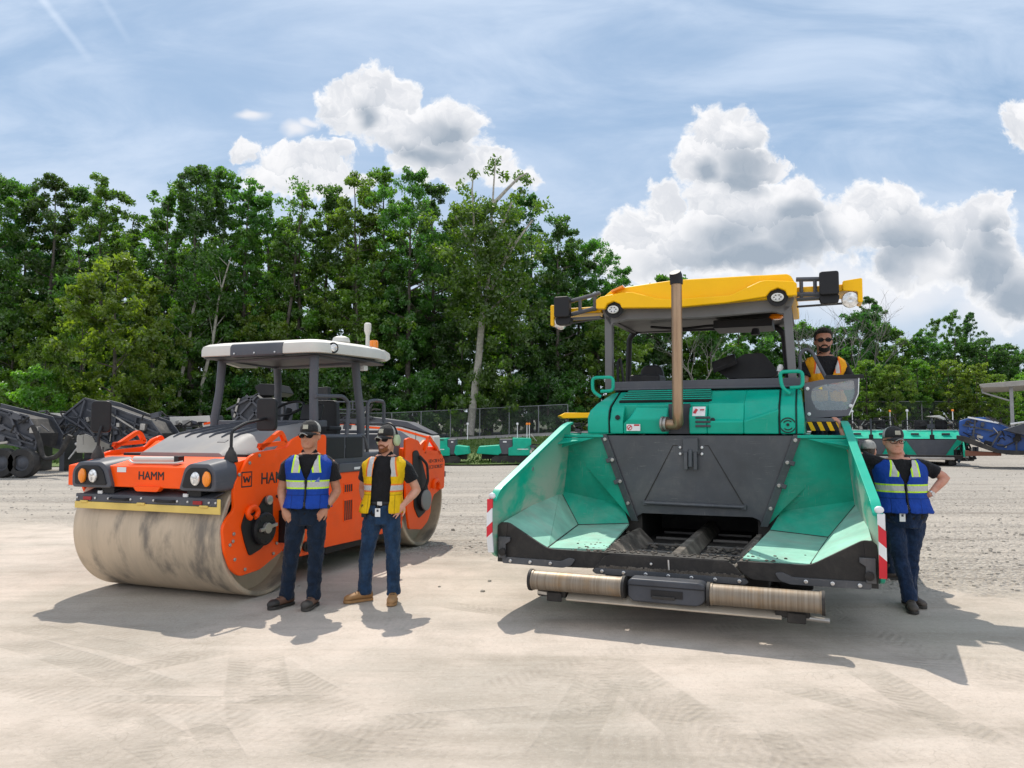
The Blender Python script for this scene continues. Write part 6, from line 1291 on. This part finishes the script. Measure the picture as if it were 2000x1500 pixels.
def tyre(label, px, py, Y, r):
    x, z = pt(px,py,Y); o = thing('trailer_wheel', label, 'wheel', (x,Y,r))
    m = MB(); m.lathe([(r*.55,-.2),(r*.93,-.2),(r,-.13),(r,.13),(r*.93,.2),(r*.55,.2)],(0,0,0),(0,1,0),36,cap=False); m.build('tyre', M['rubber'], o)
    m = MB(); m.lathe([(r*.56,-.12),(r*.5,-.1),(r*.2,-.16),(.01,-.16)],(0,0,0),(0,1,0),24); m.build('rim', M['darkmetal'], o); return o
tyre('large black tyre under the far-left conveyor, right one of the pair', 48, 892, 26.6, .52); tyre('large black tyre cut by the left edge, below the far-left conveyor', 8, 894, 26.6, .52)
# second conveyor, raised, in front of a white milling machine
Y = 29; ox = pt(215,850,Y)[0]
t = conveyor('dark loading conveyor folded high beside the roller mirror, on the white milling machine', ox, Y, pxpoly([(118,812),(163,778),(190,784),(250,806),(300,822),(322,850),(318,880),(270,878),(215,866),(160,842)],Y,ox), 1.4)
for (a_, b_, mt) in (((140,800),(185,850),'gray'),((165,782),(150,832),'gray'),((120,812),(165,838),'gray'),((190,790),(310,862),'steel'),((185,806),(290,872),'gray'),((200,800),(318,846),'darkmetal'),((230,800),(225,860),'darkmetal'),((272,816),(262,872),'darkmetal'),((170,800),(205,815),'gray'),((150,812),(215,862),'darkmetal')):
    (xa,za),(xb,zb) = pt(*a_,Y), pt(*b_,Y); MB().tube([(xa-ox,-.08,za),(xb-ox,-.08,zb)],.045,4).build('brace', M[mt], t)
clutter(t, -1.9, 1.9, -.14, -.04, 1.1, 2.3, 40, [M['darkmetal'],M['steel'],M['gray'],M['gray']])
# milling machines: white bodies on crawler legs
def mill(label, px0, px1, ptop, Y, word=None, flip=False):
    x0, z1 = pt(px0, ptop, Y); x1, _ = pt(px1, ptop, Y); L = x1-x0
    t = thing('milling_machine', label, 'milling machine', (x0,Y,0))
    m = MB(); m.prism(fillet([(0,.75),(0,z1*.80),(L*.25,z1*.86),(L*.72,z1*.82),(L,z1*.66),(L,.75)],.08,3,True),'y',0,2.3); b_ = m.build('body', M['white'], t, .04, 3)
    m = MB(); m.prism([(L*.02,z1*.80),(L*.06,z1*.93),(L*.5,z1*.98),(L*.78,z1*.90),(L*.99,z1*.69),(L*.72,z1*.83),(L*.25,z1*.87)],'y',-.02,2.32); m.build('hood', M['gray'], t, .03)
    m = MB(); m.prism([(L*.42,z1*.83),(L*.72,z1*.79),(L*.98,z1*.635),(L*.98,z1*.60),(L*.72,z1*.755),(L*.42,z1*.80)],'y',-.025,-.005); m.build('stripe', M['orange'], t)
    for q in (.55,.85): MB().box(L*q-.01,L*q+.01,-.012,-.002,.8,z1*.72).build('panel_gap', M['darkmetal'], t)
    for x in (L*.18,L*.82):
        m = MB(); m.box(x-.14,x+.14,.25,.55,.35,.9); m.build('leg_column', M['darkmetal'], t, .02); m = MB(); m.prism(fillet([(x-.75,.0),(x+.75,.0),(x+.85,.25),(x+.7,.5),(x-.7,.5),(x-.85,.25)],.12,3,True),'y',.05,.45); m.build('crawler_track', M['rubber'], t, .02)
    m = MB(); m.box(.1,L-.1,.4,1.9,.35,.76); m.build('milling_housing', M['darkmetal'], t, .03)
    if word: text('lettering', word, .24, M['blacktxt'], t, (L*.33,-.012,z1*.68), (R(90),0,0), bold=.002)
    clutter(t, .1, L*.5, -.05, .0, .8, z1*.7, 7, [M['darkmetal'],M['steel']])
    return t
t = mill('white milling machine with braced legs behind the roller headlight at left', 150, 330, 832, 30.4)
m = MB(); m.tube([(-.4,.2,.5),(.35,.2,1.5)],.03,6); m.tube([(-.2,.3,1.1),(.6,.3,1.35)],.06,6); m.build('leg_brace', M['decal'], t)
# long flat white conveyor and truss between hood and canopy post
Y = 31; ox = pt(370,830,Y)[0]
t = thing('boom_conveyor', 'flat pale conveyor boom lying behind the roller hood, orange tipped', 'conveyor', (ox,Y,0))
m = MB(); m.prism(pxpoly([(300,817),(335,815),(415,811),(420,829),(340,834),(300,838)],Y,ox),'y',0,1.1); m.build('boom', M['darkmetal'], t, .02)
m = MB(); m.prism(pxpoly([(332,815),(410,812),(412,824),(335,831)],Y,ox),'y',-.06,-.01); m.build('boom_panel', M['white'], t, .01)
m = MB(); m.prism(pxpoly([(396,822),(418,818),(420,830),(398,834)],Y,ox),'y',-.09,-.05); m.build('boom_tip', M['white'], t); m = MB(); m.prism(pxpoly([(400,826),(416,823),(416,827),(400,830)],Y,ox),'y',-.11,-.09); m.build('stripe', M['orange'], t)
clutter(t, -1.6, .6, -.1, -.02, 1.5, 2.2, 14, [M['darkmetal'],M['steel'],M['gray']])
for x in (-1.3,.6): MB().box(x-.08,x+.08,.2,.9,0,1.7).build('support_leg', M['darkmetal'], t)
# milling machine seen under the roller canopy
t = mill('white milling machine with orange striped flank and dark hood, right of the roller canopy', 610, 848, 812, 27.5, 'WIRTGEN')
Y = 27.5; bx = pt(610,812,Y)[0]
m = MB(); m.prism(pxpoly([(446,800),(470,775),(505,770),(525,795),(520,830),(452,836)],Y,bx),'y',.2,1.4); m.build('folded_conveyor_head', M['darkmetal'], t, .02)
for (a_, b_, mt) in (((440,800),(505,768),'gray'),((455,822),(500,772),'gray'),((478,772),(520,812),'gray'),((450,800),(500,836),'gray'),((500,770),(525,790),'steel'),((465,778),(455,815),'steel'),((490,800),(520,834),'darkmetal'),((470,835),(510,790),'gray')):
    (xa,za),(xb,zb) = pt(*a_,Y), pt(*b_,Y); MB().tube([(xa-bx,.12,za),(xb-bx,.12,zb)],.05,4).build('brace', M[mt], t)
m = MB(); m.prism(pxpoly([(495,756),(505,749),(540,750),(550,766),(540,772),(505,772)],Y,bx),'y',.1,1.6); m.build('folded_canopy', M['black'], t, .02)
m = MB(); m.prism(pxpoly([(535,785),(578,785),(580,800),(568,805),(564,838),(540,838)],Y,bx),'y',.0,.3); m.build('control_column', M['gray'], t, .02)
m = MB(); m.obox((pt(537,792,Y)[0]-bx,-.02,pt(537,792,Y)[1]),(.2,.02,.2),(0,.35,0)); m.build('warning_label', M['decal'], t)
m = MB(); m.prism(pxpoly([(430,828),(640,826),(640,860),(430,860)],Y,bx),'y',.3,2.2); m.build('rear_body', M['gray'], t, .03)
for k in range(9):
    x_, z_ = pt(640,800+k*4.2,Y); m = MB(); m.box(x_-bx-.55,x_-bx+1.05,-.06+.01*k,.12,z_-.022,z_+.022); m.build('radiator_slat', M['black'] if k < 6 else (M['orange'] if k == 7 else M['white']), t)
m = MB(); m.prism(pxpoly([(615,756),(636,754),(636,784),(615,784)],Y,bx),'y',.3,.8); m.build('operator_seat', M['seat'], t, .02)
for (a_,b_) in (((610,786),(720,784)),((610,800),(720,800)),((645,800),(645,786)),((690,800),(690,785)),((720,784),(720,830))):
    (xa,za),(xb,zb) = pt(*a_,Y), pt(*b_,Y); MB().tube([(xa-bx,-.1,za),(xb-bx,-.1,zb)],.03,6).build('handrail', M['gray'], t)
clutter(t, .1, 2.2, -.15, .1, 1.5, 2.5, 34, [M['darkmetal'],M['black'],M['steel'],M['gray']])
# small pavers on the grass edge, side view
def small_paver(label, px0, px1, pyb, Y, mirror_=False, poles=(.62,.78)):
    x0 = pt(px0,pyb,Y)[0]; x1 = pt(px1,pyb,Y)[0]; L = x1-x0; t = thing('small_paver', label, 'paver', (x0,Y,0))
    f = (lambda k: L*(1-k)) if mirror_ else (lambda k: L*k); S = lambda a_,b_: tuple(sorted((f(a_),f(b_))))
    m = MB(); m.prism([(f(.02),.50),(f(.06),.85),(f(.40),.92),(f(.44),.55),(f(.38),.42)],'y',0,1.6); m.build('hopper', M['greenfar'], t, .03)
    m = MB(); m.box(*S(.40,.62),.05,1.5,.45,1.22); m.build('engine_block', M['gray'], t, .04); m = MB(); m.box(*S(.46,.52),.03,.05,1.05,1.12); m.build('label_plate', M['decal'], t)
    m = MB(); m.prism(fillet([(f(.55),.40),(f(.55),.78),(f(.62),.85),(f(.62),1.28),(f(.93),1.26),(f(.93),.40)],.04,3,True),'y',-.02,1.55); b_ = m.build('body', M['greenfar'], t, .03)
    m = MB(); m.box(*S(.70,.88),-.026,-.018,.70,.74); m.build('stripe', M['decal'], b_)
    m = MB(); m.prism(fillet([(f(.30),.02),(f(.85),.02),(f(.92),.2),(f(.85),.40),(f(.32),.40),(f(.25),.2)],.1,3,True),'y',.05,.40); m.build('crawler_track', M['rubber'], t, .02)
    m = MB(); m.box(*S(.1,.9),.4,1.2,.22,.45); m.build('chassis', M['black'], t)
    m = MB(); m.box(*S(.90,1.06),-.1,1.6,.08,.5); m.build('screed', M['darkmetal'], t, .03)
    clutter(t, min(f(.86),f(1.05)), max(f(.86),f(1.05)), -.1, .1, .3, 1.2, 10, [M['darkmetal'],M['black'],M['steel']])
    for i, k in enumerate(poles):
        m = MB(); m.tube([(f(k),.3,1.2),(f(k),.3,1.95)],.02,6); p_ = m.build('lamp_pole', M['decal'], t); MB().lathe([(.05,0),(.06,.06),(.04,.11)],(f(k),.3,1.93),(0,0,1),12).build('beacon_light', M['amber'] if i else M['decal'], p_)
    return t
small_paver('small green paver with low hopper and two lamp poles, left of the big hopper wing', 928, 1046, 903, 37.2, False, (.70,.86,.90))
small_paver('small green paver right beside the orange rear plate of the roller', 846, 918, 905, 36.8, True, (.08,))
# paver with a yellow roof far behind the big hopper
Y = 40; t = thing('distant_paver', 'far paver with a yellow roof just visible over the left hopper wing', 'paver', (pt(1125,850,Y)[0],Y,0))
m = MB(); m.prism(pxpoly([(1093,812),(1104,806),(1160,806),(1160,816),(1100,817)],Y,pt(1125,850,Y)[0]),'y',0,2.2); m.build('roof', M['yellow'], t, .04)
for x in (-.45,1.1): MB().tube([(x,.3,1.4),(x,.3,2.4)],.05,6).build('roof_post', M['darkmetal'], t)
m = MB(); m.box(-.9,2.2,.2,2.2,.5,1.5); m.build('body', M['greenfar'], t, .04); m = MB(); m.box(-.8,2.1,.3,2.1,0,.5); m.build('crawler_track', M['rubber'], t, .04)
clutter(t, -.4, 1.2, .0, .2, 1.5, 2.1, 12, [M['darkmetal'],M['black']])
# pavers on the right, hopper end towards us
def far_paver(label, px0, px1, Y, roof=False):
    x0 = pt(px0,840,Y)[0]; x1 = pt(px1,840,Y)[0]; L = x1-x0; t = thing('parked_paver', label, 'paver', ((x0+x1)/2,Y,0), R(-27)); h = L/2*1.04
    m = MB(); m.hull([(-h*.98,0,1.22),(h*.98,0,1.22),(h,.1,1.25),(-h,.1,1.25)],[(-h*.90,.7,1.66),(h*.90,.7,1.66),(h*.92,.8,1.66),(-h*.92,.8,1.66)]); m.build('bonnet', M['greenfar'], t, .03)
    m = MB(); m.box(-h*.9,h*.9,.72,.78,1.64,1.68); m.build('deck_edge', M['decal'], t)
    m = MB(); m.prism([(-h*.82,1.20),(h*.82,1.20),(h*.45,.45),(-h*.45,.45)],'y',-.03,.03); m.build('hopper_wall', M['gray'], t, .01)
    for s in (-1,1):
        m = MB(); m.hull([(s*h*.82,-.02,1.22),(s*h,-.02,1.22),(s*h,.0,.48),(s*h*.45,.0,.45)],[(s*h*.82,.03,1.22),(s*h*1.0,.03,1.22),(s*h*1.0,.05,.48),(s*h*.45,.05,.45)]); m.build('hopper_panel', M['greenfar'], t)
        m = MB(); m.prism([(-.9,.42),(-.9,.75),(-.1,1.26),(.05,1.26),(.05,.42)],'x',*sorted((s*h,s*(h+.05)))); m.build('hopper_wing', M['greenfar'], t, .01)
        m = MB(); m.box(*sorted((s*h*.55,s*h*.8)),.1,3.,0,.55); m.build('crawler_track', M['rubber'], t, .04)
    m = MB(); m.box(-h*.95,h*.95,-.95,-.85,.34,.50); m.build('apron', M['apron'], t, .01); m = MB(); m.box(-h*.7,h*.7,-1.05,-.95,.28,.40); m.build('push_roller', M['steel'], t, .03)
    m = MB(); m.box(-h*.9,h*.9,.0,3.2,.3,1.25); m.build('body', M['black'], t)
    m = MB(); m.tube([(h*.05,.1,1.25),(h*.05,.1,2.25)],.045,8); m.build('exhaust_pipe', M['darkmetal'], t); m = MB(); m.box(h*.05-.1,h*.05+.1,-.02,.08,1.22,1.45); m.build('exhaust_box', M['black'], t, .02)
    for sx in (-.5,.5): MB().obox((h*sx,.30,1.48),(.35,.03,.1),(R(30),0,0)).build('grille', M['gray'], t)
    for k in range(5):
        x = -h*.9+h*.45*k; MB().tube([(x,.9,1.66),(x,.9,2.15)],.025,6).build('handrail', M['black'], t)
    m = MB(); m.tube([(-h*.9,.9,2.15),(h*.9,.9,2.15)],.025,6); m.tube([(-h*.9,.9,1.9),(h*.9,.9,1.9)],.02,6); m.build('handrail', M['black'], t)
    m = MB(); m.box(-h*.5,-h*.1,1.2,1.7,1.66,2.15); m.build('operator_seat', M['seat'], t, .05); m = MB(); m.box(h*.2,h*.6,1.2,1.5,1.7,2.2); m.build('control_console', M['black'], t, .05)
    if roof: m = MB(); m.prism([(-h*.1,2.35),(h*.35,2.40),(h*.85,2.02),(h*.8,1.95),(h*.3,2.28)],'y',1.,2.4); m.build('folded_roof', M['white'], t, .02)
    clutter(t, -h*.9, h*.9, .85, 1.1, 1.7, 2.2, 18, [M['darkmetal'],M['black'],M['steel']])
    for s in (-.72,.8): MB().tube([(h*s,1.5,1.66),(h*s,1.5,2.6)],.022,6).build('lamp_pole', M['decal'], t)
    MB().lathe([(.06,0),(.07,.06),(.04,.12)],(-h*.72,1.5,2.6),(0,0,1),12).build('beacon_light', M['decal'], t); MB().lathe([(.05,0),(.06,.06),(.04,.1)],(h*.8,1.5,2.6),(0,0,1),12).build('beacon_light', M['amber'], t)
    return t
far_paver('parked green paver whose light bonnet shows between the wing and the leaning man', 1655, 1742, 37.5)
far_paver('parked green paver with grey hopper wall right of the leaning man', 1766, 1868, 36, True)
Y = 35.5; ox = pt(1885,860,Y)[0]; t = thing('screed_unit', 'dark screed assembly parked between the green paver and the blue crusher', 'screed', (ox,Y,0), R(12))
m = MB(); m.box(-.5,.5,0,.7,.2,.75); m.box(-.35,.1,-.1,.0,.3,1.0); m.build('frame', M['black'], t, .04); m = MB(); m.box(-.15,.1,-.12,.4,.95,1.3); m.build('green_bracket', M['greenfar'], t, .03); m = MB(); m.tube([(-.5,-.1,.15),(.0,-.1,1.2),(.45,-.1,.3)],.06,6); m.build('arm', M['darkmetal'], t)
clutter(t, -.5, .5, -.2, -.1, .3, 1.3, 12, [M['darkmetal'],M['steel'],M['black']])
# blue crusher at the right edge
Y = 33; ox = pt(1940,850,Y)[0]; t = thing('crushing_plant', 'blue crushing plant with dark conveyors at the right edge of the yard', 'crusher', (ox,Y,0), R(-31))
m = MB(); m.prism(pxrot([(1873,822),(1895,815),(1925,815),(1975,838),(2040,862),(2040,888),(1965,888),(1935,872),(1905,858),(1873,850)],Y,ox,R(-31)),'y',0,2.2); m.build('hopper_body', M['bluepaint'], t, .04)
m = MB(); m.prism(pxrot([(1868,850),(1885,852),(1950,878),(1985,880),(2060,880),(2060,888),(1975,888),(1945,884),(1868,858)],Y,ox,R(-31)),'y',-.5,.0); m.build('crawler_track', M['rubber'], t, .02)
m = MB(); m.prism(pxrot([(1957,840),(2000,826),(2060,820),(2060,855),(2000,850)],Y,ox,R(-31)),'y',-.7,-.2); m.build('side_conveyor', M['darkmetal'], t, .02)
for (a_,b_,mt) in (((1890,815),(1950,826),'decal'),((1925,815),(2000,846),'gray'),((1962,838),(2010,858),'gray'),((1880,830),(1940,842),'darkmetal'),((1935,872),(1955,842),'gray'),((1985,842),(1985,885),'darkmetal'),((1905,820),(1900,856),'darkmetal')):
    (xa,za),(xb,zb) = pxrot([a_,b_],Y,ox,R(-31)); MB().tube([(xa,-.1,za),(xb,-.1,zb)],.05,4).build('beam', M[mt], t)
m = MB(); m.prism(pxrot([(1885,880),(1955,884),(1955,890),(1885,890)],Y,ox,R(-31)),'y',-.4,.4); m.build('rusty_skid', paint('rust', (.16,.06,.035), .9, dust=.3), t, .01)
clutter(t, -1.4, .9, -.12, -.02, .9, 2.1, 34, [M['darkmetal'],M['bluepaint'],M['steel'],M['black']])
# flat-roofed shelter
Y = 42; ox = pt(1978,830,Y)[0]; t = thing('open_shelter', 'open shelter with flat pale roof and a single slim post in view at right', 'shelter', (ox,Y,0), R(-33))
m = MB(); m.prism(pxrot([(1912,752),(1918,757),(1960,756),(2120,744),(2120,732),(1960,746),(1915,750)],Y,ox,R(-33)),'y',0,7); m.build('roof', paint('shelter_roof', (.33,.31,.28), .7, dust=.2), t, .03)
g_ = paint('shelter_steel', (.28,.28,.28), .5, dust=.1)
for (x,y) in ((0,.4),(3.5,6.5),(4.5,.4)): MB().box(x-.09,x+.09,y-.09,y+.09,0,pt(1978,752,Y)[1]).build('post', g_, t, .01)
m = MB(); (xa,za),(xb,zb) = pxrot([(1918,766),(1972,782)],Y,ox,R(-33)); m.tube([(xa,.3,za+.2),(xa,.3,za),(xb,.4,zb)],.05,6); m.build('bracket', g_, t)
m = MB(); m.tube([(-.1,.2,pt(1975,828,Y)[1]),(3,.2,2.5)],.06,6); m.build('rail', M['decal'], t)
# dark frames that fill the line of machines at the left
for (lst, Yf, lb) in (([(52,812),(92,806),(128,815),(130,852),(95,858),(55,850)],30.5,'dark machine frame between the two folded conveyors at left'),([(296,818),(330,812),(345,836),(338,868),(300,872)],31.5,'dark machine frame behind the raised orange eye of the roller')):
    ox = pt(sum(p[0] for p in lst)/len(lst),840,Yf)[0]; t = thing('machine_frame', lb, 'machine', (ox,Yf,0)); q = pxpoly(lst,Yf,ox)
    m = MB(); m.prism(q,'y',0,1.6); m.build('frame_body', M['darkmetal'], t, .03)
    for i_ in range(len(q)): a_, b_ = q[i_], q[(i_+2)%len(q)]; MB().tube([(a_[0],-.06,a_[1]),(b_[0],-.06,b_[1])],.045,4).build('brace', M['gray'] if i_ % 2 else M['darkmetal'], t)
    for x in (q[0][0]+.15,q[2][0]-.15): m = MB(); m.box(x-.1,x+.1,.1,1.4,0,1.5); m.build('support_leg', M['darkmetal'], t)
    clutter(t, q[0][0], q[2][0], -.16, -.05, 1.4, 2.3, 22, [M['darkmetal'],M['steel'],M['gray'],M['white']])
